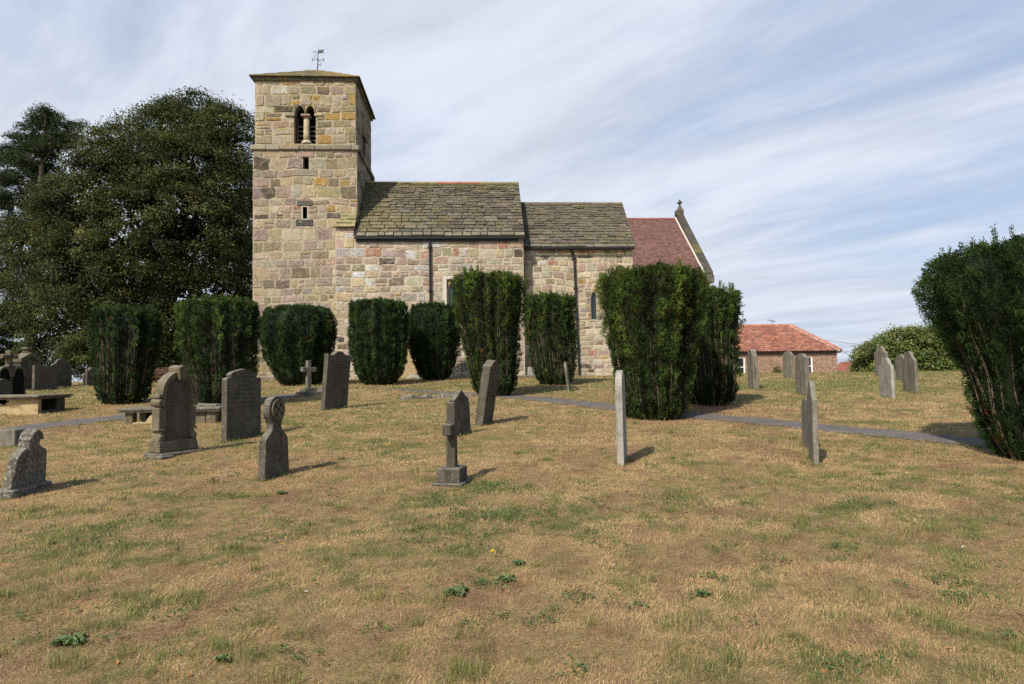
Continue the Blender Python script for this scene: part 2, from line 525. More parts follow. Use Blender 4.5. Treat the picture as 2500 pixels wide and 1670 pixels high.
def masonry(mb, fr, u0, u1, v0, v1, weights, holes=(), ch=(.34, .52), sw=(.38, .82), relief=.024, quoin=True, keep=None, special=()):
    """coursed rubble between u0..u1 and v0..v1 round rectangular holes, on a bed of pointing"""
    HOLES[:] = holes
    cuts = sorted({v0, v1} | {h[2] for h in holes} | {h[3] for h in holes})
    cuts = [c for c in cuts if v0 <= c <= v1]
    lines = [v0]
    for a, b in zip(cuts, cuts[1:]):
        n = max(1, round((b - a) / (sum(ch) / 2)))
        w = [random.uniform(*ch) for _ in range(n)]; s = (b - a) / sum(w); acc = a
        for x in w[:-1]:
            acc += x * s; lines.append(acc)
        lines.append(b)
    for r, (a, b) in enumerate(zip(lines, lines[1:])):
        free = [(u0, u1)]
        for h in holes:
            if h[2] < b - 1e-4 and h[3] > a + 1e-4:
                nf = []
                for (p, q) in free:
                    if h[0] > p: nf.append((p, min(q, h[0])))
                    if h[1] < q: nf.append((max(p, h[1]), q))
                    if h[0] >= q or h[1] <= p: pass
                free = [(p, q) for p, q in nf if q - p > .02]
        for (p, q) in free:
            mb.add([fr(p, a, 0), fr(q, a, 0), fr(q, b, 0), fr(p, b, 0)], [(0, 1, 2, 3)], MORTAR)
            x = p; first = True
            while x < q - .02:
                w = random.uniform(*sw) * (.8 + .4 * (b - a) / ch[1])
                if first and quoin: w = (.75 if r % 2 else .42) * random.uniform(.9, 1.1)
                if q - x - w < sw[0] * .7: w = q - x
                first = False
                if keep is None or keep(x + w / 2, (a + b) / 2):
                    col = pick(weights)
                    if w > .3 and b - a > .3 and random.random() < .13:
                        m = a + (b - a) * random.uniform(.35, .65)
                        stone(mb, fr, x, x + w, a, m, col, relief); stone(mb, fr, x, x + w, m, b, pick(weights), relief)
                    elif w > .55 and random.random() < .08:
                        m = a + (b - a) * random.uniform(.4, .6); k = x + w * random.uniform(.35, .6)
                        stone(mb, fr, x, k, a, b, col, relief); stone(mb, fr, k, x + w, a, m, pick(weights), relief)
                        stone(mb, fr, k, x + w, m, b, pick(weights), relief)
                    else:
                        stone(mb, fr, x, x + w, a, b, col, relief)
                x += w


def reveal(mb, fr, h, depth, col, open_top=False):
    """the four sides of a rectangular opening h = (u0, u1, v0, v1)"""
    u0, u1, v0, v1 = h
    sides = [((u0, v0), (u1, v0)), ((u1, v0), (u1, v1)), ((u0, v1), (u0, v0))] + ([] if open_top else [((u1, v1), (u0, v1))])
    for (a, b) in sides:
        mb.add([fr(*a, 0), fr(*b, 0), fr(*b, -depth), fr(*a, -depth)], [(0, 1, 2, 3)], col)


def plate(mb, fr, pts, h0, h1, col):
    """a flat slab with outline pts (u, v) from depth h0 to h1 off the wall"""
    n = len(pts)
    vs = [fr(u, v, h1) for u, v in pts] + [fr(u, v, h0) for u, v in pts]
    fs = [tuple(range(n))] + [(i, i + n, (i + 1) % n + n, (i + 1) % n) for i in range(n)]
    mb.add(vs, fs, col)


def slates(mb, eL, eR, rL, rR, n, width, colf, thick=.035, grow=1.7, jit=.018, eave_col=None):
    """courses of stone slates, biggest at the eave, on the plane eL eR rR rL"""
    eL, eR, rL, rR = map(Vector, (eL, eR, rL, rR))
    nrm = (eR - eL).cross(rL - eL).normalized()
    if nrm.z < 0: nrm = -nrm
    hs = [grow + (1 - grow) * i / (n - 1) for i in range(n)]; tot = sum(hs)
    ts = [0]
    for h in hs: ts.append(ts[-1] + h / tot)
    L = (eR - eL).length; up = (rL - eL).length
    P = lambda s, t: (eL * (1 - s) + eR * s) * (1 - t) + (rL * (1 - s) + rR * s) * t
    mb.add([P(0, 0), P(1, 0), P(1, 1), P(0, 1)], [(0, 1, 2, 3)], (.03, .028, .025))
    for i in range(n):
        x = 0.0; first = True; sag = random.uniform(-.012, .012)
        while x < L - .01:
            w = random.uniform(*width) * (.8 + .35 * hs[i] / grow)
            if first: w *= random.uniform(.5, 1)
            if L - x - w < width[0] * .55: w = L - x
            first = False
            a, b = x / L + .003, (x + w) / L - .003
            d = random.uniform(-jit, jit) / up + sag / up
            t0 = ts[i] + (d if i else d * .4); t1 = min(1.0, ts[i + 1] + .05)
            d2 = random.uniform(-.006, .006) / up
            lo = thick * random.uniform(.8, 1.5)
            col = colf(i / (n - 1), (x + w / 2) / L)
            if i == 0 and eave_col: col = shade(eave_col, .85, 1.15)
            p = [P(a, t0 - d2), P(b, t0 + d2), P(b, t1), P(a, t1)]
            top = [p[0] + nrm * lo * 1.7, p[1] + nrm * lo * random.uniform(1.5, 1.9), p[2] + nrm * .006, p[3] + nrm * .006]
            mb.hexa([q + nrm * .002 for q in p] + top, col)
            x += w


# ---------------------------------------------------------------- key planes
YT, YN, YC = 33.0, 32.62, 33.4
tx0, tx1 = at(617, 600, YT).x, at(871.5, 400, YT).x
t_top = at(744, 190, YT).z; t_str = at(744, 361, YT).z
TD = 5.25                                    # depth of the tower
GB = 1.15                                    # foot of the walls, below the turf
nx0 = at(819, 700, YN).x; nx1 = at(1278, 640, YN).x
n_eave = at(1070, 585, YN).z
ch_x1 = at(1546, 700, YC).x
c_eave = at(1410, 606, YC).z
church = thing('church', 'old stone church with square west tower, two slate roofs and a red tiled roof behind', 'church', (tx0, YT, 1.5))
OFF = -Vector((tx0, YT, 1.5))


def cpart(mb, name, mat, **k): return mb.build(name, mat, church, OFF, **k)


def csub(mb, name, mat, par, **k): return mb.build(name, mat, par, **k)


south = lambda Y: (lambda u, v, h: (u, Y - h, v))
east = lambda X: (lambda u, v, h: (X + h, u, v))
north = lambda Y: (lambda u, v, h: (u, Y + h, v))
west = lambda X: (lambda u, v, h: (X - h, u, v))

# ---------------------------------------------------------------- tower
GAIN[0] = 1.0; MORTAR = (.45, .375, .265)
SB = .07                                     # set-back of the bell stage
bo = (at(717, 300, YT).x, at(770.5, 300, YT).x, at(744, 350, YT).z, at(744, 281, YT).z)   # square part of the belfry opening
b_mid = (bo[0] + bo[1]) / 2
arch_top = at(744, 256, YT).z
s1 = (at(739.5, 400, YT).x, at(754, 400, YT).x, at(744, 413, YT).z, at(744, 384, YT).z)
s2 = (at(737, 520, YT).x, at(752, 520, YT).x, at(744, 536, YT).z, at(744, 503, YT).z)
mb = MB()
fs_ = south(YT)
masonry(mb, fs_, tx0, tx1, GB, t_str - .1, W_TOWER, [s1, s2], (.30, .56), (.32, .90))
ew = (YT, YT + TD)
masonry(mb, east(tx1), *ew, GB, t_str - .1, dict(brown=30, dark=14, grey=20, mauve=16, buff=14), [], (.38, .56), (.42, .9))  # east face gets darker stones, its shade put into the colour
masonry(mb, west(tx0), *ew, GB, t_str - .1, W_TOWER, [], (.4, .6), (.5, 1.0))
masonry(mb, north(YT + TD), tx0, tx1, GB, t_str - .1, W_TOWER, [], (.4, .6), (.5, 1.0))
for s in (s1, s2): reveal(mb, fs_, s, .4, (.25, .21, .15))
# plinth course of big blocks at the foot
for i in range(9):
    a = tx0 - .06 + (nx0 - tx0 + .05) * i / 9; b = a + (nx0 - tx0) / 9
    stone(mb, south(YT - .10), a, b, GB, 1.78 + random.uniform(-.05, .05), pick(W_TOWER), .03)
mb.box(tx0 - .06, nx0, YT - .10, YT, GB, 1.72, MORTAR)
tower = cpart(mb, 'tower', M['masonry_tower'])
# bell stage
mb = MB()
Yb = YT + SB; fb = south(Yb)
hole = (bo[0], bo[1], bo[2], arch_top)
ux0, ux1 = tx0 + SB, tx1 - SB
masonry(mb, fb, ux0, ux1, t_str + .08, t_top, W_UPPER, [hole], (.28, .52), (.32, .84), .03)
eo = (YT + 2.05, YT + 3.25, t_str + .15, t_str + 1.75)
masonry(mb, east(ux1), Yb, YT + TD - SB, t_str + .08, t_top, dict(brown=34, dark=14, grey=22, mauve=18, buff=12), [eo], (.36, .52), (.42, .85))  # bell stage east side: darker stone mix paints the shaded face
reveal(mb, east(ux1), eo, .4, (.2, .16, .12))
masonry(mb, west(ux0), Yb, YT + TD - SB, t_str + .08, t_top, W_UPPER, [], (.4, .6), (.5, 1.0))
masonry(mb, north(YT + TD - SB), ux0, ux1, t_str + .08, t_top, W_UPPER, [], (.4, .6), (.5, 1.0))
reveal(mb, fb, (bo[0], bo[1], bo[2], bo[3]), .42, (.26, .20, .14), True)
# the two round heads, cut in one slab of stone each side of the middle
rr = (bo[1] - bo[0]) / 4 - .03
for cx_ in ((bo[0] + b_mid) / 2 + .015, (bo[1] + b_mid) / 2 - .015):
    arc = [(cx_ - rr * math.cos(R(a)), bo[3] + (arch_top - bo[3] - .02) * math.sin(R(a))) for a in range(0, 181, 15)]
    l_, r_ = (bo[0], b_mid) if cx_ < b_mid else (b_mid, bo[1])
    pts = [(l_, bo[3]), arc[0]] + arc[1:-1] + [arc[-1], (r_, bo[3])]
    colh = (.13, .115, .09) if cx_ < b_mid else (.36, .28, .15)
    top = [(l_ + (r_ - l_) * i / 12, arch_top + .004) for i in range(13)]
    for i in range(12):
        a0, a1 = arc[i], arc[i + 1]
        mb.add([fb(top[i][0], top[i][1], .02), fb(top[i + 1][0], top[i + 1][1], .02), fb(*a1, .02), fb(*a0, .02)], [(0, 1, 2, 3)], colh)
        mb.add([fb(*a0, .02), fb(*a1, .02), fb(*a1, -.42), fb(*a0, -.42)], [(0, 1, 2, 3)], (.2, .15, .1))
    for e, o_ in ((arc[0], l_), (arc[-1], r_)):
        if abs(e[0] - o_) > .005:
            mb.add([fb(o_, bo[3], .02), fb(*e, .02), fb(*e, -.42), fb(o_, bo[3], -.42)], [(0, 1, 2, 3)], colh)
bell = csub(mb, 'bell_stage', M['masonry_upper'], tower)
mb = MB()
for (a, b, y0, y1) in ((tx0 - .12, tx1 + .12, YT - .13, YT + .1), (tx0 - .12, tx1 + .12, YT + TD - .1, YT + TD + .13)):
    x = a
    while x < b - .05:
        w = min(random.uniform(.5, 1.1), b - x); d = random.uniform(-.02, .02)
        mb.box(x + .006, x + w - .006, y0 + d, y1, t_str - .12 + random.uniform(-.012, .012), t_str + .10 + random.uniform(-.02, .02), shade((.30, .26, .19), .6, 1.05))
        x += w
for X0, X1 in ((tx0 - .13, tx0 + .1), (tx1 - .1, tx1 + .13)):
    y = YT + .11
    while y < YT + TD - .12:
        w = min(random.uniform(.5, 1.1), YT + TD - .11 - y)
        mb.box(X0, X1, y + .006, y + w - .006, t_str - .12, t_str + .10, shade((.22, .19, .15), .6, 1.0))
        y += w
csub(mb, 'string_course', M['dressed'], tower, bevel=.03, seg=1)
# middle shaft with its cap and base, imposts
mb = MB()
zb, zc = bo[2] + .05, at(746, 276, YT).z
mb.lathe([(.155, zb + .16), (.15, zb + .5), (.145, zb + .9), (.14, zc)], 18, (.42, .355, .235), (b_mid + .03, Yb + .22, 0))
mb.lathe([(.27, zb), (.26, zb + .06), (.17, zb + .17)], 18, (.42, .36, .25), (b_mid + .03, Yb + .22, 0))
csub(mb, 'window_shaft', M['dressed'], tower, smooth=True)
mb = MB()
mb.hexa([(b_mid - .13, Yb + .06, zc), (b_mid + .19, Yb + .06, zc), (b_mid + .19, Yb + .4, zc), (b_mid - .13, Yb + .4, zc),
         (b_mid - .2, Yb - .02, bo[3] - .03), (b_mid + .24, Yb - .02, bo[3] + .0), (b_mid + .24, Yb + .42, bo[3]), (b_mid - .2, Yb + .42, bo[3] - .03)], (.30, .19, .14))
mb.box(b_mid - .2, b_mid + .24, Yb - .03, Yb + .42, bo[3] - .02, bo[3] + .09, (.33, .22, .16))
csub(mb, 'shaft_capital', M['dressed'], tower, bevel=.025)
mb = MB(); mb.box(bo[0] - .42, bo[0] + .06, Yb - .11, Yb + .05, bo[3] - .06, bo[3] + .11, (.27, .245, .17))
csub(mb, 'impost', M['dressed'], tower, bevel=.03)
mb = MB(); mb.box(bo[1] - .06, bo[1] + .33, Yb - .10, Yb + .05, bo[3] - .05, bo[3] + .1, (.40, .32, .19))
csub(mb, 'impost', M['dressed'], tower, bevel=.03)
mb = MB()
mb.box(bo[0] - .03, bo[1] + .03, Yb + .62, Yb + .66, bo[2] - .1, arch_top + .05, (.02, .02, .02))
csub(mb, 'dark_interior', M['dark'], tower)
mb = MB()
for i in range(5):
    z = bo[2] + .06 + i * .225
    mb.hexa([(bo[0] + .02, Yb + .43, z), (bo[1] - .02, Yb + .43, z), (bo[1] - .02, Yb + .6, z + .11), (bo[0] + .02, Yb + .6, z + .11),
             (bo[0] + .02, Yb + .43, z + .035), (bo[1] - .02, Yb + .43, z + .035), (bo[1] - .02, Yb + .6, z + .145), (bo[0] + .02, Yb + .6, z + .145)], (.2, .2, .2))
for x in (bo[0] + .02, b_mid, bo[1] - .08): mb.box(x, x + .06, Yb + .47, Yb + .56, bo[2], bo[3] + .1, (.2, .2, .2))
csub(mb, 'louvres', M['timber'], tower)
mb = MB()                                    # east opening: dark with sill and cap stones
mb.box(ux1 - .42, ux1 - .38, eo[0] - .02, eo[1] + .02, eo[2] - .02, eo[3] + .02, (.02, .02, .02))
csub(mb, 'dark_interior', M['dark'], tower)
mb = MB()
ym = (eo[0] + eo[1]) / 2
mb.lathe([(.13, eo[2]), (.12, eo[3] - .3)], 12, (.2, .17, .13), (ux1 - .2, ym, 0))  # stones coloured darker here too, for the shaded east side
mb.box(ux1 - .38, ux1 + .10, ym - .22, ym + .22, eo[3] - .3, eo[3] - .12, (.2, .17, .13))
mb.box(ux1 - .05, ux1 + .10, eo[0] - .32, eo[0] + .05, eo[3] - .3, eo[3] - .15, (.2, .17, .13))
mb.box(ux1 - .05, ux1 + .10, eo[1] - .05, eo[1] + .3, eo[3] - .3, eo[3] - .15, (.2, .17, .13))
csub(mb, 'window_shaft', M['dressed'], tower, bevel=.02)
for s, wh in ((s1, False), (s2, True)):      # slit lights: lintel, sill, and a pale painted rim on the lower one
    mb = MB()
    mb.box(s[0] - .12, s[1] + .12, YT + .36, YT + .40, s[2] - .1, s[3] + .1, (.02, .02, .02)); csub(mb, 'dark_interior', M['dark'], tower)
    mb = MB()
    w = .28 if wh else .3
    mb.box(s[0] - w * .8, s[1] + w * .8, YT - .035, YT + .05, s[3] + .005, s[3] + .27, (.10, .09, .07) if wh else (.31, .215, .17))
    csub(mb, 'slit_lintel', M['dressed'], tower, bevel=.02); mb = MB()
    mb.box(s[0] - w, s[1] + w * .9, YT - .03, YT + .05, s[2] - .32, s[2] - .005, (.075, .068, .06) if wh else (.24, .215, .165))
    csub(mb, 'slit_sill', M['dressed'], tower, bevel=.02)

    if wh:
        mb = MB(); e = .035
        mb.box(s[0], s[0] + e, YT - .012, YT + .06, s[2], s[3], (.6, .58, .52)); mb.box(s[1] - e, s[1], YT - .012, YT + .06, s[2], s[3], (.6, .58, .52))
        mb.box(s[0] + e, s[1] - e, YT - .012, YT + .06, s[2], s[2] + e, (.6, .58, .52)); mb.box(s[0] + e, s[1] - e, YT - .012, YT + .06, s[3] - e, s[3], (.6, .58, .52))
        csub(mb, 'slit_frame', M['plaster'], tower)
# low pyramid roof of stone slabs
mb = MB()
ez = t_top + .02; ov = .17
apex = Vector(at(776, 173, YT + TD / 2))
apex = Vector(((tx0 + tx1) / 2, YT + TD / 2, apex.z + .03))
cr = [Vector((tx0 - ov, YT - ov, ez)), Vector((tx1 + ov, YT - ov, ez)), Vector((tx1 + ov, YT + TD + ov, ez)), Vector((tx0 - ov, YT + TD + ov, ez))]
mb.box(tx0 - .04, tx1 + .04, YT - .04, YT + TD + .04, t_top - .13, ez + .02, (.14, .12, .09))
for a, b in zip(cr, cr[1:] + cr[:1]):
    for i in range(5):
        t0, t1 = i / 5, min(1, (i + 1.12) / 5)
        for j in range(7 - i):
            s0, s1_ = j / (7 - i), (j + 1) / (7 - i)
            A = a.lerp(b, s0).lerp(apex, t0); B = a.lerp(b, s1_).lerp(apex, t0); C_ = a.lerp(b, s1_).lerp(apex, t1); D_ = a.lerp(b, s0).lerp(apex, t1)
            up = Vector((0, 0, .045 + random.uniform(-.008, .01))); u2 = Vector((0, 0, .02))
            mb.hexa([A, B, C_, D_, A + up, B + up, C_ + u2, D_ + u2], random.choice([(.17, .145, .075), (.29, .195, .065), (.22, .175, .085), (.14, .125, .075)]))
csub(mb, 'tower_roof', M['masonry_upper'], tower)
mb = MB()                                    # weather vane
p = apex + Vector((0, 0, .02))
V = lambda x, z: (p.x + x, p.y, p.z + z)
mb.tube([V(0, 0), V(.01, .3), V(.03, .62), V(.05, 1.14)], [.032, .022, .017, .012], 8)
mb.tube([V(-.26, .54), V(.31, .54)], .012, 6)
mb.tube([(p.x + .03, p.y - .28, p.z + .54), (p.x + .03, p.y + .28, p.z + .54)], .012, 6)
for x, k in ((-.27, 0), (.31, 1)):           # letters at the arm ends and their scrolls
    mb.tube([V(x, .44), V(x + .01, .64)], .012, 5); mb.tube([V(x - .03, .62), V(x + .05, .5)], .010, 5)
def curl(x, z, r, a0, a1, s=1): mb.tube([V(x + s * r * math.cos(R(a)), z + r * math.sin(R(a))) for a in range(a0, a1, 24)], .010, 5)
curl(.10, .40, .10, -160, 120); curl(.12, .30, .07, -200, 60); curl(-.08, .72, .10, 40, 280); curl(-.05, .88, .08, -60, 150)
mb.tube([V(-.22, .96), V(-.05, .98), V(.04, .9)], .012, 5)
mb.prism([(p.x - .26, p.z + .95), (p.x - .16, p.z + .99), (p.x - .16, p.z + .91)], p.y - .006, p.y + .006)
mb.prism([(p.x + .05, p.z + .88), (p.x + .36, p.z + .93), (p.x + .27, p.z + .99), (p.x + .38, p.z + 1.10), (p.x + .05, p.z + 1.05)], p.y - .008, p.y + .008)
csub(mb, 'weather_vane', M['iron'], tower)

# ---------------------------------------------------------------- nave
GAIN[0] = 1.12; MORTAR = (.53, .445, .33)
wn = (at(1083, 700, YN).x, at(1205, 700, YN).x, at(1090, 795, YN).z, at(1090, 677, YN).z)
mb = MB()
fn = south(YN)
masonry(mb, fn, nx0, nx1, GB, n_eave + .05, W_NAVE, [wn], (.26, .50), (.30, .80))
slope_top = at(845, 556, YN).z
masonry(mb, fn, nx0, at(868, 565, YN).x, n_eave + .05, slope_top, W_NAVE, [], (.26, .4), (.3, .6))
reveal(mb, fn, wn, .22, (.5, .45, .36))
NR = 35.75                                   # ridge
rz_n = at(1080, 448, NR).z
mb.add([(nx1, YN, GB), (nx1, 2 * NR - YN, GB), (nx1, 2 * NR - YN, n_eave), (nx1, NR, rz_n - .08), (nx1, YN, n_eave)], [(0, 1, 2, 3, 4)], (.34, .28, .21))
masonry(mb, east(nx1 + .004), YN, 2 * NR - YN, GB, n_eave, W_NAVE, [], (.36, .5), (.4, .85))
mb.add([(nx0, YN, GB), (nx0, YT + .1, GB), (nx0, YT + .1, slope_top), (nx0, YN, slope_top)], [(0, 1, 2, 3)], (.36, .3, .22))
# rubble footing
x = nx0
while x < nx1 - .2:
    w = random.uniform(.35, .95)
    if random.random() < .7: stone(mb, south(YN - .09), x, min(nx1, x + w), GB, 1.62 + random.uniform(-.1, .12), pick(W_NAVE), .06)
    x += w
nave = cpart(mb, 'nave', M['masonry'])
NE = YN - .22
zE = lambda px, py: at(px, py, NE).z
ez_n = (zE(866, 577) + zE(1281, 577)) / 2
exL, exR = at(867, 577, NE).x, at(1281.5, 577, NE).x
def nave_col(t, s):
    k = random.random()
    base = random.choice([(.125, .103, .068), (.14, .115, .072), (.098, .084, .066), (.128, .11, .068), (.08, .07, .058), (.15, .13, .10)])
    if s + .25 * t < .34 + random.uniform(-.06, .06): base = tuple(.45 * a + .55 * b for a, b in zip(base, (.185, .158, .082)))
    if t > .85: base = tuple(.5 * a + .5 * b for a, b in zip(base, (.18, .155, .065)))
    return shade(base, .84, 1.13)
mb = MB()
slates(mb, (exL, NE, ez_n), (exR, NE, ez_n), (exL + .02, NR, rz_n), (exR - .02, NR, rz_n), 21, (.26, .60), nave_col, .042, 1.9, .016, (.19, .165, .12))
slates(mb, (exL, 2 * NR - NE, ez_n), (exR, 2 * NR - NE, ez_n), (exL + .02, NR, rz_n), (exR - .02, NR, rz_n), 9, (.5, .9), nave_col)
slate_roof = csub(mb, 'slate_roof', M['slate'], nave)
mb = MB()
x = exL
while x < exR - .05:
    w = min(.46, exR - x); cx_ = project((x + w / 2, NR, rz_n))[0]
    col = (.36, .14, .085) if 1058 < cx_ < 1178 else (.22, .195, .10)
    mb.prism([(-.14, -.07), (-.10, .02), (0, .065), (.10, .02), (.14, -.07)], 0, w - .01, shade(col, .85, 1.1),
             Matrix.Translation((x, NR, rz_n + .03)) @ Matrix.Rotation(R(-90), 4, 'Z'))
    x += w
csub(mb, 'ridge_tiles', M['tile'], nave)
mb = MB()                                    # lead flashing up the tower
a = Vector((exL - .03, NE - .02, ez_n + .02)); b = Vector((tx1 + .02, NR, rz_n + .1))
c0 = Vector((exL, NE - .02, ez_n + .05)); 
mb.hexa([a + Vector((-.05, 0, 0)), a + Vector((.06, 0, 0)), Vector((exL + .05, NR, rz_n)), Vector((exL - .05, NR, rz_n)),
         a + Vector((-.05, 0, .16)), a + Vector((.06, 0, .13)), Vector((exL + .05, NR, rz_n + .13)), Vector((exL - .05, NR, rz_n + .16))], (.1, .1, .1))
csub(mb, 'verge_flashing', M['gutter'], nave)
mb = MB()                                    # little slated slope where the nave wall passes the tower
slates(mb, (nx0 - .08, YN - .12, slope_top), (exL - .02, YN - .12, slope_top), (nx0 + .35, YT - .012, slope_top + .78), (exL - .02, YT - .012, slope_top + .78), 4, (.3, .6), lambda t, s: shade((.27, .235, .115), .85, 1.15), .03, 1.2)
mb.add([(nx0, YN, slope_top), (nx0, YT, slope_top), (nx0 + .35, YT, slope_top + .75)], [(0, 1, 2)], (.2, .17, .12))
csub(mb, 'corner_slating', M['slate_green'], nave)
mb = MB()
gx0, gx1 = at(868, 585, YN - .1).x, at(1264, 585, YN - .1).x
mb.box(gx0, gx1, YN - .10, YN - .02, n_eave - .10, ez_n - .05, (.01, .01, .01))
mb.box(gx0 - .06, exR - .02, NE - .015, NE + .10, ez_n - .10, ez_n - .015, (.01, .01, .01))
csub(mb, 'gutter', M['gutter'], nave)
def downpipe(px, Y, ztop, zbot, par, lean=0.0, rad=.055, clips=3, swan=False):
    mb = MB(); x = at(px, 700, Y).x; y = Y - .11
    pts = [(x, y, zbot), (x - lean, y, ztop - .45)]
    pts += [(x - lean - (.12 if swan else 0), y - (.06 if swan else 0), ztop - .1), (x - lean - (.12 if swan else 0), y - .06, ztop)]
    mb.tube(pts, rad, 12)
    for k in range(clips + 1):
        z = zbot + (ztop - .5 - zbot) * k / clips
        q = x - lean * k / clips
        mb.lathe([(rad + .022, z), (rad + .022, z + .10)], 12, (.01, .01, .01), (q, y, 0))
        mb.box(q - .10, q + .10, y + .02, Y + .01, z + .02, z + .08)
    csub(mb, 'downpipe', M['gutter'], par)
downpipe(1052, YN, ez_n - .05, 1.4, nave, .03)
# square-headed two-light window in a pale limewashed surround
mb = MB()
u0, u1, v0, v1 = wn; e = .15
for (a, b, c, d) in ((u0 - .04, u0 + e, v0, v1 + .04), (u1 - e, u1 + .04, v0, v1 + .04), (u0 + e, u1 - e, v1 - .10, v1 + .04), (u0 + e, u1 - e, v0, v0 + .12)):
    mb.box(a, b, YN - .028, YN + .24, c, d, (.5, .46, .38))
win = csub(mb, 'window', M['plaster'], nave, bevel=.012)
mb = MB()
i0, i1 = u0 + e, u1 - e; nl = 3; lw = (i1 - i0) / nl
for k in range(nl):
    a, b = i0 + k * lw, i0 + (k + 1) * lw; m = (a + b) / 2; r = lw / 2 - .08
    zs = v1 - .10 - .42; zt = v1 - .10
    arc = [(m - r * math.cos(R(t_)), zs + r * 1.15 * math.sin(R(t_))) for t_ in range(0, 181, 15)]
    for i in range(12):
        ta, tb = a + (b - a) * i / 12, a + (b - a) * (i + 1) / 12
        mb.add([(ta, YN + .1, zt), (tb, YN + .1, zt), (arc[i + 1][0], YN + .1, arc[i + 1][1]), (arc[i][0], YN + .1, arc[i][1])], [(0, 1, 2, 3)], (.36, .27, .13))
        mb.add([(arc[i][0], YN + .1, arc[i][1]), (arc[i + 1][0], YN + .1, arc[i + 1][1]), (arc[i + 1][0], YN + .2, arc[i + 1][1]), (arc[i][0], YN + .2, arc[i][1])], [(0, 1, 2, 3)], (.3, .22, .11))
    mb.box(a, a + .08, YN + .1, YN + .22, v0 + .1, zs, (.36, .27, .13)); mb.box(b - .08, b, YN + .1, YN + .22, v0 + .1, zs, (.36, .27, .13))
csub(mb, 'window_tracery', M['dressed'], nave)
mb = MB(); mb.box(i0, i1, YN + .2, YN + .23, v0, v1 - .1, (.02, .03, .03)); csub(mb, 'window_glass', M['leaded'], nave)

# ---------------------------------------------------------------- chancel
lan = (at(1443, 740, YC).x, at(1456, 740, YC).x, at(1450, 780, YC).z, at(1450, 727, YC).z)
lan_top = at(1449, 712, YC).z
mb = MB(); fc = south(YC)
lh = (lan[0], lan[1], lan[2], lan_top)
xm = at(1410, 700, YC).x
masonry(mb, fc, nx1 - .3, xm, GB, c_eave, W_CHANCEL, [], (.24, .42), (.28, .62))
masonry(mb, fc, xm, ch_x1, at(1500, 690, YC).z, c_eave, W_CHANCEL, [], (.24, .42), (.28, .62))
masonry(mb, fc, xm, ch_x1, GB, at(1500, 690, YC).z, W_CHANCEL, [lh], (.16, .34), (.22, .54), .02)
reveal(mb, fc, (lan[0], lan[1], lan[2], lan[3]), .25, (.3, .24, .16), True)
lm = (lan[0] + lan[1]) / 2; lr = (lan[1] - lan[0]) / 2
arc = [(lm - lr * math.cos(R(a)) * (1 - .25 * math.sin(R(a))), lan[3] + (lan_top - lan[3] - .01) * math.sin(R(a))) for a in range(0, 181, 15)]
for i in range(12):
    ta, tb = lan[0] + (lan[1] - lan[0]) * i / 12, lan[0] + (lan[1] - lan[0]) * (i + 1) / 12
    mb.add([fc(ta, lan_top, 0), fc(tb, lan_top, 0), fc(*arc[i + 1], 0), fc(*arc[i], 0)], [(0, 1, 2, 3)], (.3, .26, .2))
    mb.add([fc(*arc[i], 0), fc(*arc[i + 1], 0), fc(*arc[i + 1], -.25), fc(*arc[i], -.25)], [(0, 1, 2, 3)], (.22, .18, .13))
CR = 35.85
rz_c = at(1400, 497, CR).z
masonry(mb, east(ch_x1), YC, 2 * CR - YC, GB, c_eave, W_CHANCEL, [], (.36, .5), (.4, .8))
mb.add([(ch_x1, YC, c_eave), (ch_x1, 2 * CR - YC, c_eave), (ch_x1, CR, rz_c - .08)], [(0, 1, 2)], (.34, .28, .21))
chancel = cpart(mb, 'chancel', M['masonry'])
for s in (-1, 1):                            # jamb stones of the lancet, two of them ochre
    z = lan[2] - .02; mb = MB()
    for k, hh in enumerate((.42, .36, .40, .3)):
        w = .30 if (k + (s > 0)) % 2 else .22
        a = lan[0] - w if s < 0 else lan[1]
        stone(mb, south(YC - .012), a, a + w, z, z + hh, (.40, .29, .13) if (k < 1 and s < 0) or k == 1 else (.3, .25, .19), .02); z += hh
    csub(mb, 'lancet_jamb', M['masonry'], chancel)
mb = MB(); mb.box(lan[0] - .02, lan[1] + .02, YC + .16, YC + .18, lan[2], lan_top, (.02, .03, .03)); csub(mb, 'lancet_glass', M['leaded'], chancel)
mb = MB(); mb.hexa([(lan[0] - .12, YC - .03, lan[2] - .10), (lan[1] + .14, YC - .03, lan[2] - .10), (lan[1] + .14, YC + .2, lan[2] - .10), (lan[0] - .12, YC + .2, lan[2] - .10),
                    (lan[0] - .12, YC - .03, lan[2] - .02), (lan[1] + .14, YC - .03, lan[2] - .02), (lan[1] + .14, YC + .2, lan[2] + .02), (lan[0] - .12, YC + .2, lan[2] + .02)], (.36, .31, .23))
csub(mb, 'lancet_sill', M['dressed'], chancel, bevel=.012)
CE = YC - .24
ez_c = at(1410, 604, CE).z; cxR = at(1553, 604, CE).x
def ch_col(t, s):
    base = random.choice([(.125, .107, .078), (.138, .117, .082), (.108, .092, .07), (.132, .112, .07), (.088, .076, .062), (.15, .128, .096), (.13, .102, .078)])
    return shade(base, .84, 1.13)
mb = MB()
slates(mb, (nx1 + .02, CE, ez_c), (cxR, CE, ez_c), (nx1 + .02, CR, rz_c), (cxR - .03, CR, rz_c), 19, (.24, .56), ch_col, .040, 1.9, .016, (.16, .14, .105))
slates(mb, (nx1 + .02, 2 * CR - CE, ez_c), (cxR, 2 * CR - CE, ez_c), (nx1 + .02, CR, rz_c), (cxR - .03, CR, rz_c), 8, (.5, .9), ch_col)
csub(mb, 'slate_roof', M['slate'], chancel)
mb = MB(); x = nx1 + .03
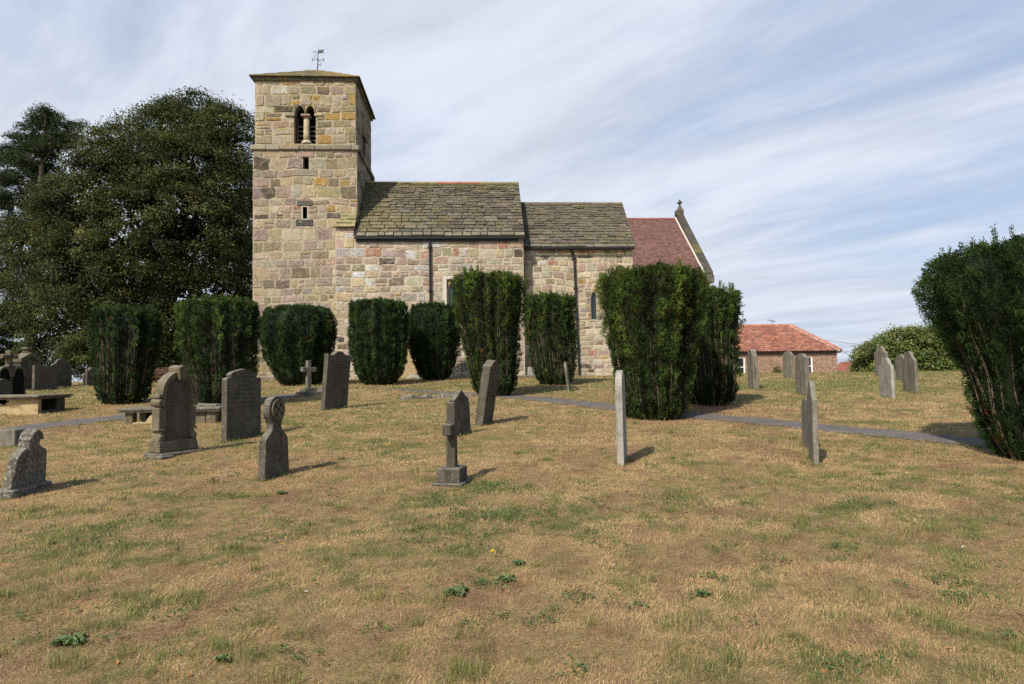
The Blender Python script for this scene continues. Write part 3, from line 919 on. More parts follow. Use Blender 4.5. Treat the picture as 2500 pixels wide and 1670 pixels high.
while x < cxR - .08:
    w = min(.5, cxR - .03 - x)
    mb.prism([(-.13, -.07), (-.10, .015), (0, .05), (.10, .015), (.13, -.07)], 0, w - .01, shade((.20, .18, .115), .8, 1.15),
             Matrix.Translation((x, CR, rz_c + .03)) @ Matrix.Rotation(R(-90), 4, 'Z')); x += w
csub(mb, 'ridge_tiles', M['dressed'], chancel)
mb = MB()
mb.tube([(nx1 + .02, CE - .05, ez_c - .06), (cxR - .1, CE - .05, ez_c - .06)], .06, 10)
mb.box(nx1 + .02, ch_x1, YC - .03, YC + .0 - .002, c_eave - .06, c_eave + .06, (.02, .02, .02))
x = nx1 + .5
while x < ch_x1: mb.box(x, x + .03, CE, YC, c_eave - .10, c_eave - .02, (.02, .02, .02)); x += .9
csub(mb, 'gutter', M['gutter'], chancel)
downpipe(1410, YC, ez_c - .06, 1.35, chancel, .16, .052, 4, True)

GAIN[0] = 1.0
# ---------------------------------------------------------------- red tiled roof and dark gable behind the chancel
VE, VR = 39.2, 44.6
vz_e = at(1690, 668, VE).z; vz_r = at(1600, 535, VR).z
vxL = at(1480, 600, VE).x; vxR = at(1722, 640, VE).x; gx = at(1736, 672, VE).x
mb = MB()
fe = south(VE + .3)
masonry(mb, fe, vxL, gx, .9, vz_e, dict(dark=20, brown=14, grey=6), [], (.28, .36), (.4, .8), .012)
masonry(mb, east(gx), VE + .3, 2 * VR - VE - .3, .9, vz_e, dict(dark=20, brown=14, grey=6), [], (.28, .36), (.4, .8), .012)
mb.add([(gx, VE + .3, vz_e), (gx, 2 * VR - VE - .3, vz_e), (gx, VR, vz_r + .1)], [(0, 1, 2)], (.13, .11, .09))
mb.add([(gx - .45, VE + .3, vz_e), (gx - .45, 2 * VR - VE - .3, vz_e), (gx - .45, VR, vz_r + .1)], [(0, 1, 2)], (.13, .11, .09))
mb.add([(vxL, VE + .3, .9), (vxL, 2 * VR - VE - .3, .9), (vxL, 2 * VR - VE - .3, vz_e), (vxL, VR, vz_r - .05), (vxL, VE + .3, vz_e)], [(0, 1, 2, 3, 4)], (.2, .17, .13))
mb.add([(vxL, 2 * VR - VE - .3, .9), (gx, 2 * VR - VE - .3, .9), (gx, 2 * VR - VE - .3, vz_e), (vxL, 2 * VR - VE - .3, vz_e)], [(0, 1, 2, 3)], (.2, .17, .13))
aisle = cpart(mb, 'north_nave', M['masonry'])
mb = MB()
tc = lambda t, s: shade(random.choice([(.168, .088, .072), (.155, .083, .069), (.178, .096, .077), (.145, .082, .069)]), .85, 1.13)
slates(mb, (vxL, VE, vz_e - .1), (vxR, VE, vz_e - .1), (vxL, VR, vz_r), (vxR - .0, VR, vz_r), 40, (.2, .24), tc, .018, 1.0, .006)
mb.add([(vxL, VR, vz_r), (vxR, VR, vz_r), (vxR, 2 * VR - VE, vz_e - .1), (vxL, 2 * VR - VE, vz_e - .1)], [(0, 1, 2, 3)], (.2, .09, .07))
csub(mb, 'red_tile_roof', M['tile'], aisle)
mb = MB(); x = vxL
while x < vxR - .05:
    w = min(.4, vxR - x); mb.prism([(-.13, -.08), (-.09, .02), (0, .06), (.09, .02), (.13, -.08)], 0, w - .012, shade((.26, .10, .075), .85, 1.15),
                                   Matrix.Translation((x, VR, vz_r + .03)) @ Matrix.Rotation(R(-90), 4, 'Z')); x += w
csub(mb, 'ridge_tiles', M['tile'], aisle)
mb = MB()                                    # raised gable coping in long stones, kneeler and apex block
ek = Vector((0, VE - .02, vz_e - .06)); ak = Vector((0, VR, vz_r + .28))
for s in (1, -1):
    for i in range(7):
        p0 = ek.lerp(ak, i / 7 + .003); p1 = ek.lerp(ak, (i + 1) / 7 - .003)
        if s < 0: p0 = Vector((0, 2 * VR - p0.y, p0.z)); p1 = Vector((0, 2 * VR - p1.y, p1.z))
        col = (.12, .105, .05) if i == 2 else shade((.075, .066, .054), .8, 1.15)
        up = Vector((0, 0, .17)); x0, x1 = vxR - .03, gx + .13
        q = [Vector((x0, p0.y, p0.z)), Vector((x1, p0.y, p0.z)), Vector((x1, p1.y, p1.z)), Vector((x0, p1.y, p1.z))]
        mb.hexa([k - Vector((0, 0, .25)) for k in q] + [k + up for k in q], col)
mb.box(vxR - .05, gx + .16, VE - .1, VE + .42, vz_e - .55, vz_e - .08, (.12, .105, .085))
mb.box(vxR - .03, gx + .13, VR - .24, VR + .24, vz_r + .18, vz_r + .58, (.09, .08, .06))
csub(mb, 'gable_coping', M['coping'], aisle, bevel=.02)
mb = MB()
g0 = Vector(((vxR + gx) / 2 + .1, VR, vz_r + .58))
mb.hexa([g0 + Vector(v) for v in ((-.2, -.2, 0), (.2, -.2, 0), (.2, .2, 0), (-.2, .2, 0), (-.07, -.07, .3), (.07, -.07, .3), (.07, .07, .3), (-.07, .07, .3))], (.12, .10, .08))
mb.box(g0.x - .055, g0.x + .055, VR - .055, VR + .055, g0.z + .25, g0.z + .74, (.11, .095, .075))
mb.box(g0.x - .06, g0.x + .06, VR - .24, VR + .24, g0.z + .48, g0.z + .58, (.11, .095, .075))
mb.box(g0.x - .17, g0.x + .17, VR - .05, VR + .05, g0.z + .482, g0.z + .578, (.11, .095, .075))
mb.tube([(g0.x, VR + .15 * math.cos(R(a)), g0.z + .53 + .15 * math.sin(R(a))) for a in range(0, 361, 30)], .04, 6, (.11, .095, .075))
csub(mb, 'gable_cross', M['coping'], aisle, bevel=.012)
mb = MB()
q0, q1 = Vector((vxR - .05, VE - .02, vz_e - .03)), Vector((vxR - .05, VR, vz_r + .06))
mb.hexa([q0 + Vector((-.07, 0, .02)), q0 + Vector((.03, 0, .02)), q1 + Vector((.03, 0, .02)), q1 + Vector((-.07, 0, .02)),
         q0 + Vector((-.07, 0, .06)), q0 + Vector((.03, 0, .09)), q1 + Vector((.03, 0, .09)), q1 + Vector((-.07, 0, .06))], (.5, .5, .5))
csub(mb, 'mortar_fillet', M['plaster'], aisle)
mb = MB(); mb.tube([(vxL, VE - .06, vz_e - .16), (vxR, VE - .06, vz_e - .16)], .06, 8); csub(mb, 'gutter', M['gutter'], aisle)

# ---------------------------------------------------------------- memorial against the nave wall
ml, mr = at(975, 880, YN - .2).x, at(1009, 880, YN - .2).x; mt = at(990, 826, YN - .2).z
mem = thing('wall_memorial', 'pale yellow carved stone memorial standing against the nave wall between two clipped yews', 'memorial', ((ml + mr) / 2, YN - .2, 1.5))
w = mr - ml + .55
mb = MB(); mb.box(-w / 2, w / 2 - .14, .02, .17, -.2, mt - 1.75, (.40, .31, .175))
mb.build('inscribed_slab', M['dressed'], mem, bevel=.02)
mb = MB(); mb.box(w / 2 - .13, w / 2 + .02, -.05, .17, -.05, mt - 1.77, (.36, .29, .18)); mb.box(w / 2 - .17, w / 2 + .06, -.09, .17, -.2, -.052, (.30, .27, .2))
mb.build('side_column', M['dressed'], mem, bevel=.025)
mb = MB(); mb.prism([(-w / 2 - .05, mt - 1.74), (w / 2 + .07, mt - 1.74), (w / 2 + .07, mt - 1.62), (w * .2, mt - 1.42), (-w / 2 - .05, mt - 1.38)], -.07, .17, (.33, .29, .22))
mb.build('cornice', M['dressed'], mem, bevel=.02)
# ================================================================== headstones and tombs
FOOT = []                                        # where stones meet the turf: (x, y, heading, width, thickness)
HG = 'headstones standing in the churchyard grass'


def A(cx, cy, rx, ry, a0, a1, n=10):
    return [(cx + rx * math.cos(R(a0 + (a1 - a0) * i / n)), cy + ry * math.sin(R(a0 + (a1 - a0) * i / n))) for i in range(n + 1)]


def frame(side, near, far_x, W, alpha=None):
    """base centre and heading of a slab whose near foot is seen at pixel near and whose other foot is seen at column far_x.
    side L: the near foot is the picture-left one (east face seen); R: the picture-right one (west face seen)"""
    p = hit(*near) if len(near) == 2 else on_ground(near[0], near[2])
    if alpha is None:
        best = None
        for k in range(40, 141):
            u = Vector((math.cos(R(k)), math.sin(R(k)), 0))
            q = p + u * W; q.z = gz(q.x, q.y)
            e = abs(project(q)[0] - far_x)
            if best is None or e < best[0]: best = (e, k)
        alpha = best[1]
    u = Vector((math.cos(R(alpha)), math.sin(R(alpha)), 0))
    c = p + u * W / 2; c.z = gz(c.x, c.y)
    rz = R(alpha) if side == 'L' else R(alpha + 180)
    return p, c, rz, alpha


def outline_mesh(mb, pts, W, H, T, y0=0.0, dz=.0, col=(.5, .5, .5)):
    P = [((u - .5) * W, v * H + dz) for u, v in pts]
    mb.prism([(P[0][0], -.22)] + P + [(P[-1][0], -.22)], y0, y0 + T, col)


def headstone(label, side, near, far_x, top, W, T, pts, mat, fwd=0.0, lean=0.0, alpha=None, H=None, bevel=.012, cat='headstone', group=HG, extra=None):
    p, c, rz, al = frame(side, near, far_x, W, alpha)
    if H is None:
        py = project(p)[1]; H = (py - top) * mpp(p)
    mb = MB(); outline_mesh(mb, pts, W, H, T)
    if extra is None:
        o = mb.build('headstone', M[mat], None, c, bevel=bevel, seg=2)
        tag(o, label, cat, group)
    else:
        o = thing('headstone', label, cat, c, 0, group)
        mb.build('slab', M[mat], o, bevel=bevel, seg=2)
        extra(o, W, H, T)
    FOOT.append((c.x, c.y, rz, W, T))
    o.rotation_euler = (R(fwd), R(lean), rz)      # fwd > 0 tips the top towards the face we see
    return o


ROUND = [(0, 0), (0, .78)] + A(.5, .78, .5, .22, 180, 0, 14) + [(1, 0)]
SHOULD = [(0, 0), (0, .84)] + A(.07, .84, .07, .035, 180, 90, 3) + A(.16, .92, .05, .045, 270, 180, 3)[1:] + [(.19, .955), (.5, 1.0), (.81, .955)] + \
         A(.84, .92, .05, .045, 0, -90, 3)[1:] + A(.93, .84, .07, .035, 90, 0, 3)[1:] + [(1, 0)]
OGEE = [(0, 0), (0, .90)] + [(.0, .95), (.09, .935), (.18, .925), (.26, .94), (.34, .975), (.42, .995), (.5, 1.0), (.58, .995), (.66, .975), (.74, .94), (.82, .925), (.91, .935), (1, .95)] + [(1, 0)]
WHEEL = [(0, 0), (.06, .47), (.13, .51), (.26, .56), (.32, .60), (.33, .66)] + A(.5, .83, .33, .17, 225, -45, 20) + [(.67, .66), (.68, .60), (.74, .56), (.87, .51), (.94, .47), (1, 0)]
POINTED = [(0, 0), (0, .68), (.05, .74), (.02, .77), (.08, .80), (.16, .84), (.24, .86), (.5, 1.0), (.76, .86), (.84, .84), (.92, .80), (.98, .77), (.95, .74), (1, .68), (1, 0)]
STEPPED = [(0, 0), (0, .90), (.1, .93), (.16, .91), (.2, .955), (.36, .995), (.5, 1.0), (.64, .995), (.8, .955), (.84, .91), (.9, .93), (1, .90), (1, 0)]
LOBED = [(0, 0), (0, .80)] + A(.09, .80, .09, .06, 180, 60, 4) + A(.5, .86, .34, .14, 160, 20, 10) + A(.91, .80, .09, .06, 120, 0, 4) + [(1, 0)]
ROUNDSH = [(0, 0), (0, .74)] + A(.12, .74, .12, .08, 180, 80, 4) + A(.5, .83, .30, .17, 165, 15, 12) + A(.88, .74, .12, .08, 100, 0, 4) + [(1, 0)]
SQUARE = [(0, 0), (0, 1), (1, .985), (1, 0)]


# --- hooded, lichen-crusted stone low on the left
def ex_hood(o, W, H, T):
    mb = MB(); outline_mesh(mb, [(.31, .81), (.29, .84), (.33, .865), (.35, .93), (.5, 1.0), (.65, .93), (.67, .865), (.71, .84), (.69, .81), (.665, .84), (.62, .90), (.5, .945), (.38, .90), (.335, .84)], W, H, T + .04, -.02)
    mb.v = [(x, y, max(z, .1)) for x, y, z in mb.v]
    mb.build('hood_moulding', M['head_white'], o, bevel=.01)
    mb = MB(); mb.box(-W * .54, W * .55, -.06, T + .06, -.25, .085)
    mb.build('plinth', M['head_white'], o, bevel=.015)


HOOD = [(0, .08), (.10, .60), (.15, .655), (.25, .69), (.34, .73), (.365, .78), (.34, .83), (.37, .90), (.5, .96), (.63, .90), (.66, .83), (.635, .78), (.66, .73), (.75, .69), (.85, .655), (.90, .60), (1, .08)]
headstone('small white lichened headstone with a hooded head on a low plinth, at the left edge', 'L', (22, 1220), 110, 1056, .70, .10, HOOD, 'head_white', 7, 0, None, None, .014, extra=ex_hood)


# --- ornate round-arched monument with keystone
def ex_arch(o, W, H, T):
    x = lambda u: (u - .5) * W
    mb = MB(); mb.box(-W * .57, W * .54, -.17, T + .12, -.3, .055); mb.box(-W * .66, -W * .3, -.22, .1, -.3, .03); mb.build('ledge', M['head_dark'], o, bevel=.02)
    mb = MB()
    a, b, z0, z1 = -W * .5, W * .5, .06, H * .165
    mb.hexa([(a - .03, -.09, z0), (b + .03, -.09, z0), (b + .03, T + .04, z0), (a - .03, T + .04, z0), (a - .01, -.06, z1), (b + .01, -.06, z1), (b + .01, T + .03, z1), (a - .01, T + .03, z1)])
    mb.build('plinth', M['head_warm'], o, bevel=.012)
    # moulded arch: three stepped rings
    zc = H * .70
    for k, (r1, r0, y) in enumerate(((.47, .40, -.07), (.395, .345, -.045), (.34, .31, -.02))):
        mb = MB()
        po = [(W * r1 * math.cos(R(t_)), zc + (H * .955 - zc) * (r1 / .47) * math.sin(R(t_))) for t_ in range(0, 181, 9)]
        pi_ = [(W * r0 * math.cos(R(t_)), zc + (H * .955 - zc) * (r0 / .47) * math.sin(R(t_))) for t_ in range(0, 181, 9)]
        for i in range(20):
            q = [po[i], po[i + 1], pi_[i + 1], pi_[i]]
            mb.add([(p[0], y, p[1]) for p in q] + [(p[0], .02, p[1]) for p in q], [(0, 1, 2, 3), (0, 4, 5, 1), (3, 2, 6, 7), (1, 5, 6, 2), (0, 3, 7, 4)])
        if k > 0:
            for s in (-1, 1):
                mb.box(min(s * W * r0, s * W * r1), max(s * W * r0, s * W * r1), y, .02, H * .19, zc)
        mb.build('arch_moulding', M['head_warm'], o)
    mb = MB(); mb.hexa([(-.055, -.12, H * .86), (.055, -.12, H * .86), (.055, .1, H * .86), (-.055, .1, H * .86), (-.085, -.13, H), (.085, -.13, H), (.085, T, H), (-.085, T, H)])
    mb.prism([(-.085, H), (.085, H), (0, H * 1.03)], -.13, T)
    mb.build('keystone', M['head_warm'], o, bevel=.008)
    for s in (-1, 1):                          # scroll brackets at the foot and at the springing
        mb = MB()
        mb.tube([(s * W * .455, -.06, H * .60), (s * W * .455, T + .02, H * .60)], .062, 14)
        mb.box(s * W * .455 - .055, s * W * .455 + .055, -.05, T, H * .655, H * .70)
        mb.box(s * W * .44 - .045, s * W * .44 + .045, -.035, T, H * .30, H * .545)
        mb.box(s * W * .445 - .06, s * W * .445 + .06, -.05, T + .01, H * .285, H * .31)
        mb.prism([(s * W * .40, H * .165), (s * W * .52, H * .165), (s * W * .50, H * .20), (s * W * .465, H * .25), (s * W * .45, H * .285), (s * W * .40, H * .285)], -.045, T)
        mb.tube([(s * W * .435, -.065, H * .205), (s * W * .435, -.02, H * .205)], .05, 14)
        mb.build('scroll_bracket', M['head_warm'], o, bevel=.008)
    mb = MB()
    outl = [(-W * .29, H * .19), (-W * .29, zc)] + [(W * .29 * math.cos(R(t_)), zc + (H * .86 - zc) * math.sin(R(t_))) for t_ in range(170, 9, -10)] + [(W * .29, zc), (W * .29, H * .19)]
    mb.prism(outl, -.012, .02); mb.build('inscription_panel', M['head_panel'], o, bevel=.006)


ARCH = [(.06, .1), (.06, .70)] + A(.5, .70, .44, .255, 180, 0, 16) + [(.94, .70), (.94, .1)]
headstone('ornate brown headstone with a moulded round arch, keystone and carved scrolls', 'L', (382, 1120), 472, 901, .69, .12, ARCH, 'head_warm', 1.5, 0, None, None, .012, extra=ex_arch)
headstone('dark broad headstone with stepped shoulders and lines of worn lettering', 'L', (553, 1080), 637, 903, .95, .11, SHOULD, 'head_text', 0, 0)


# --- wheel-headed stone
def ex_wheel(o, W, H, T):
    c = (0, H * .83); r = W * .33 * .78
    mb = MB()
    n = 28
    for k in range(n):
        a0, a1 = 2 * math.pi * k / n, 2 * math.pi * (k + 1) / n
        q = [(r * math.cos(a0), r * math.sin(a0)), (r * math.cos(a1), r * math.sin(a1)), (r * .78 * math.cos(a1), r * .78 * math.sin(a1)), (r * .78 * math.cos(a0), r * .78 * math.sin(a0))]
        mb.add([(x + c[0], -.022, z * H * .17 / (W * .33) + c[1]) for x, z in q] + [(x + c[0], .02, z * H * .17 / (W * .33) + c[1]) for x, z in q], [(0, 1, 2, 3), (0, 4, 5, 1), (3, 2, 6, 7)])
    for k in range(4):                          # flared arms of the little cross inside the ring
        a = math.pi / 2 * k + .15
        q = [(.02, -.02), (r * .74, -.075), (r * .74, .075), (.02, .02)]
        mb.add([(c[0] + x * math.cos(a) - z * math.sin(a), -.018, c[1] + (x * math.sin(a) + z * math.cos(a)) * H * .17 / (W * .33)) for x, z in q], [(0, 1, 2, 3)])
    mb.build('carved_rosette', M['head_warm'], o)


o = headstone('headstone with a round wheel head carved with a cross, on flared shoulders', 'L', (646, 1176), 706, 973, .60, .10, WHEEL, 'head_dark', 0, 0, extra=ex_wheel)
headstone('tall dark headstone with a scrolled top leaning beside a small stone cross', 'L', (792, 1003), 848, 858, .85, .13, OGEE, 'head_text', 5.5, 0)
headstone('small headstone with a pointed gable top behind the slim grey stone cross', 'L', (1112, 1069), 1150, 955, .62, .10, POINTED, 'head_dark', -2, 0)
headstone('tall thick headstone tilting well over in front of a bushy yew', 'L', (1178, 1040), 1202, 885, .72, .17, STEPPED, 'head_text', 9, 0, H=1.32)
headstone('round-topped headstone seen edge on, lit silver, alone on the open grass', 'L', (1524, 1139), 1531, 905, .62, .095, ROUND, 'head_pale', -.5, 0)
headstone('narrow round-topped headstone seen nearly edge on, nearest the right side of the lawn', 'R', (1987, 1139), 1974, 932, .62, .07, ROUNDSH, 'head_grey', 0, 1)
headstone('worn leaning headstone with a broken foot, close behind the narrow round-topped stone', 'R', (1977, 1102), 1957, 978, .62, .07, ROUND, 'head_grey', 0, 5)
headstone('tall grey headstone with a shouldered top before the cottage window', 'R', (1841, 951), 1827, 852, .66, .16, LOBED, 'head_grey', 1, 0)
headstone('short streaked headstone close to the cottage wall beside a small shrub', 'R', (1934, 0, 27.2), 1912, 863, .62, .10, ROUND, 'head_grey', 0, 0, H=1.12)
headstone('broad dark-streaked headstone covering part of the white cottage window', 'R', (1969, 968), 1943, 865, .72, .11, STEPPED, 'head_grey', 0, 0)
headstone('furthest headstone of the cluster before the rhododendron, half hidden by a pale one', 'R', (2163, 0, 27.0), 2136, 855, .78, .12, ROUNDSH, 'head_grey', 0, 0, H=1.28)
headstone('pale stepped-shoulder headstone with a cracked foot in front of the rhododendron', 'R', (2178, 974), 2149, 874, .80, .09, ROUNDSH, 'head_pale', 0, -1)
headstone('plain grey headstone partly hidden behind the dark shouldered one', 'R', (2207, 0, 24.5), 2187, 881, .66, .08, ROUND, 'head_grey', 0, 0, H=.98)
headstone('dark shouldered headstone with black streaks, rightmost before the rhododendron', 'R', (2236, 962), 2205, 859, .82, .08, ROUNDSH, 'head_grey', 0, -1)
headstone('thin headstone leaning left at the foot of the yew by the chancel drainpipe', 'L', (1391, 957), 1398, 883, .5, .075, ROUND, 'head_grey', -7, 0, alpha=76)
# --- the group under the trees
headstone('square-topped dark slab headstone on the bank under the trees', 'L', (84, 955), 139, 893, 1.0, .12, SQUARE, 'head_dark', 0, 0)
headstone('round-shouldered headstone behind the square-topped slab', 'L', (128, 0, 28.0), 175, 875, 1.0, .10, ROUNDSH, 'head_dark', 0, 0, H=1.14)
headstone('small scroll-topped headstone beside the leftmost yew, another peeping out behind it', 'L', (213, 0, 28.6), 246, 898, .8, .10, LOBED, 'head_dark', 0, 0, H=.74)
headstone('little round headstone peeping from behind the scroll-topped one by the leftmost yew', 'L', (205, 0, 29.6), 226, 915, .55, .08, ROUND, 'head_dark', 0, 0, H=.50)
headstone('low dark headstone at the left edge in front of the double-arched monument', 'L', (-8, 0, 20.6), 27, 920, .62, .10, LOBED, 'head_dark', 0, 0, H=.70)
headstone('tiny grey footstone just behind the leftmost yew', 'R', (357, 0, 24.0), 348, 950, .35, .08, ROUND, 'head_grey', 0, 0, H=.3)


def ex_gable(o, W, H, T):
    mb = MB(); e = .05
    for s in (-1, 1):
        mb.hexa([(0, -e, H * .90), (s * (W / 2 + .05), -e, H * .74), (s * (W / 2 + .05), T + e, H * .74), (0, T + e, H * .90),
                 (0, -e, H * 1.0), (s * (W / 2 + .05), -e, H * .83), (s * (W / 2 + .05), T + e, H * .83), (0, T + e, H * 1.0)])
    mb.build('gable_coping', M['head_warm'], o)
    mb = MB(); mb.box(-.07, .07, .02, T - .02, H * .98, H * 1.07); mb.box(-.15, .15, .02, T - .02, H * 1.07, H * 1.14)
    mb.build('finial', M['head_warm'], o, bevel=.03)


headstone('tall gabled monument with a broken finial beneath the trees', 'L', (50, 0, 26.6), 94, 866, 1.0, .28, [(0, 0), (0, .78), (.5, .95), (1, .78), (1, 0)], 'head_dark', 0, 0, H=1.42, extra=ex_gable)


def ex_twin(o, W, H, T):
    for s in (-1, 1):
        mb = MB(); c = s * W * .235; r = W * .19
        pts = [(c - r, .05), (c - r, H * .62)] + [(c - r * math.cos(R(t_)), H * .62 + H * .24 * math.sin(R(t_)) ** .8) for t_ in range(10, 171, 12)] + [(c + r, H * .62), (c + r, .05)]
        mb.prism(pts, -.006, .01); mb.build('arch_shade_panel', M['dark'], o)  # flat black panel paints the darkness of an arched opening
        mb = MB()
        arc = [(c - r * 1.08 * math.cos(R(t_)), H * .62 + H * .27 * math.sin(R(t_)) ** .8) for t_ in range(0, 181, 12)]
        mb.tube([(x, -.02, z) for x, z in arc], .045, 6); mb.build('arch_moulding', M['head_warm'], o)
    mb = MB(); mb.box(-.06, .06, .0, T, H * .97, H * 1.36); mb.box(-.25, .25, .0, T, H * 1.14, H * 1.25)
    mb.tube([(-.3, T / 2, H * 1.195), (-.2, T / 2, H * 1.195)], .08, 8); mb.tube([(.2, T / 2, H * 1.195), (.3, T / 2, H * 1.195)], .08, 8)
    mb.build('finial_cross', M['head_warm'], o, bevel=.015)


TWIN = [(0, 0), (0, .62), (.04, .74), (.12, .84), (.25, .90), (.40, .93), (.46, .97), (.5, 1.0), (.54, .97), (.60, .93), (.75, .90), (.88, .84), (.96, .74), (1, .62), (1, 0)]
headstone('dark double-arched monument topped with a cross, behind the yellow chest tomb', 'L', (-10, 0, 21.8), 63, 880, 1.15, .18, TWIN, 'head_dark', 0, 0, H=1.12, extra=ex_twin)


# --- crosses
def stone_cross(label, base, alpha, sc, mat, dims, off=0):
    p = hit(*base)
    o = thing('cross_monument', label, 'stone cross', p, R(alpha), 'stone crosses standing in the churchyard grass')
    (sw, sd, H, aw, ah, az, steps) = dims
    FOOT.append((p.x, p.y - 0, R(alpha), steps[0][0], steps[0][1]))
    z = -.1
    for i, (w, d, h) in enumerate(steps):
        mb = MB(); mb.box(-w / 2, w / 2, -d / 2, d / 2, z, h); mb.build('step', M[mat], o, bevel=.012); z = h - .004
    mb = MB()
    z0 = steps[-1][2] - .01
    t1 = .85
    mb.hexa([(-sw / 2, -sd / 2, z0), (sw / 2, -sd / 2, z0), (sw / 2, sd / 2, z0), (-sw / 2, sd / 2, z0),
             (-sw / 2 * t1, -sd / 2 * t1, H), (sw / 2 * t1, -sd / 2 * t1, H), (sw / 2 * t1, sd / 2 * t1, H), (-sw / 2 * t1, sd / 2 * t1, H)])
    mb.build('shaft', M[mat], o, bevel=.008)
    mb = MB()
    for s in (-1, 1):
        a, b = sorted((s * sw * .43, s * aw / 2)); mb.box(a, b, -sd * .46, sd * .46, az - ah / 2, az + ah / 2)
    mb.build('cross_arms', M[mat], o, bevel=.008)
    return o


stone_cross('small pale stone cross on two steps in front of a rounded yew', (753, 966), 48, 1, 'head_grey', (.15, .13, 1.10, .50, .14, .82, [(.62, .50, .12), (.42, .34, .25)]))
stone_cross('slim grey stone cross on a square block, seen sideways at the lawn front', (1104, 1180), 76, 1, 'head_dark', (.13, .115, .985, .46, .13, .66, [(.46, .38, .03), (.36, .29, .20)]))


# --- chest tombs
p = hit(92, 1012)
o = thing('chest_tomb', 'yellow chest tomb with a hole worn in its side, under a broad slab', 'tomb', p, 0)
hT = (1012 - 966) * mpp(p)
mb = MB()
L_, D_ = 2.2, 1.15
xs = np.linspace(-L_, 0, 36); zs = np.linspace(-.15, hT - .09, 16)
hole = lambda x, z: ((x + .86) / .15) ** 2 + ((z - (hT - .14)) / .075) ** 2 < 1
dent = lambda x, z: .03 * float(fbm(x * 3, z * 4 + 3, 5, 3)) + .05 * float(sstep(.45, .7, vnoise(x * 1.6, z * 2.2, 9)))
g = [[Vector((x, dent(x, z), z)) for z in zs] for x in xs]
for i in range(len(xs) - 1):
    for k in range(len(zs) - 1):
        if hole((xs[i] + xs[i + 1]) / 2, (zs[k] + zs[k + 1]) / 2): continue
        mb.add([g[i][k], g[i + 1][k], g[i + 1][k + 1], g[i][k + 1]], [(0, 1, 2, 3)])
mb.box(-L_, -L_ + .12, .06, D_, -.15, hT - .09); mb.box(-.10, -.002, .03, .14, -.15, hT - .09)
mb.build('side_panel', M['tomb_gold'], o)
mb = MB(); mb.box(-.12, -.005, D_ - .3, D_, -.15, hT - .09); mb.box(-L_, -.02, D_ - .12, D_, -.15, hT - .09); mb.box(-.1, -.01, .14, D_ - .3, -.15, .08)
mb.build('end_panel', M['head_dark'], o, bevel=.02)
mb = MB(); mb.box(-L_ - .1, .06, -.10, D_ + .12, hT - .09, hT - .045); mb.box(-L_ - .12, .10, -.14, D_ + .16, hT - .048, hT + .01)
mb.build('slab', M['tomb_slab'], o, bevel=.015)

p = hit(304, 1036)
o = thing('table_tomb', 'low table tomb with broken sides behind the ornate arched headstone', 'tomb', p, R(-1.5))
hT = (1036 - 998) * mpp(p) * 1.0; L_ = (530 - 300) * mpp(p); D_ = .8
mb = MB()
mb.box(.0, .17, 0, .2, -.2, hT - .08); mb.box(L_ - .30, L_ - .08, 0, .2, -.2, hT - .08); mb.box(L_ - .9, L_ - .31, .02, .14, -.2, hT - .09)
mb.box(0, .17, D_ - .2, D_, -.2, hT - .08); mb.box(L_ - .25, L_ - .08, D_ - .2, D_, -.2, hT - .08); mb.box(.18, L_ - .26, D_ - .12, D_ - .02, -.2, hT - .1)
mb.build('support', M['head_warm'], o, bevel=.02)
mb = MB()
prof = [(.16, .02), (.30, .05), (.42, .02), (.52, .16), (.57, .22), (.62, .20), (.63, .03), (.63, -.2), (.16, -.2)]
mb.prism(prof, -.01, .12); mb.build('broken_panel', M['tomb_gold'], o, bevel=.015)
mb = MB(); mb.box(-.07, L_, -.08, D_ + .08, hT - .09, hT - .045); mb.box(-.10, L_ + .03, -.11, D_ + .11, hT - .048, hT + .005)
mb.build('slab', M['tomb_slab'], o, bevel=.018, seg=2)
mb = MB(); mb.prism([(L_ * .60, hT - .002), (L_ * .92, hT - .002), (L_ * .9, hT + .05), (L_ * .68, hT + .07), (L_ * .62, hT + .10)], .25, .6); mb.build('broken_slab_piece', M['tomb_slab'], o, bevel=.01)

q = on_ground(1288, 30.6)
o = thing('chest_tomb', 'chest tomb with a flat slab by the church wall between two bushy yews', 'tomb', q, 0)
hT = at(1288, 916, 30.6).z - q.z
mb = MB(); mb.box(-.75, .75, -.05, .75, -.4, hT - .11); mb.build('side_panel', M['tomb_gold'], o, bevel=.02)
mb = MB(); mb.box(-.85, .85, -.15, .85, hT - .11, hT); mb.build('slab', M['tomb_slab'], o, bevel=.025)
mb = MB(); mb.hexa([(.05, .5, hT - .01), (.62, .5, hT - .01), (.62, .62, hT - .01), (.05, .62, hT - .01), (.05, .5, hT + .36), (.62, .5, hT + .42), (.62, .62, hT + .42), (.05, .62, hT + .36)])
tag(mb.build('headstone', M['head_pale'], None, q, bevel=.02), 'pale broken headstone propped upon the chest tomb by the church wall', 'headstone', HG)

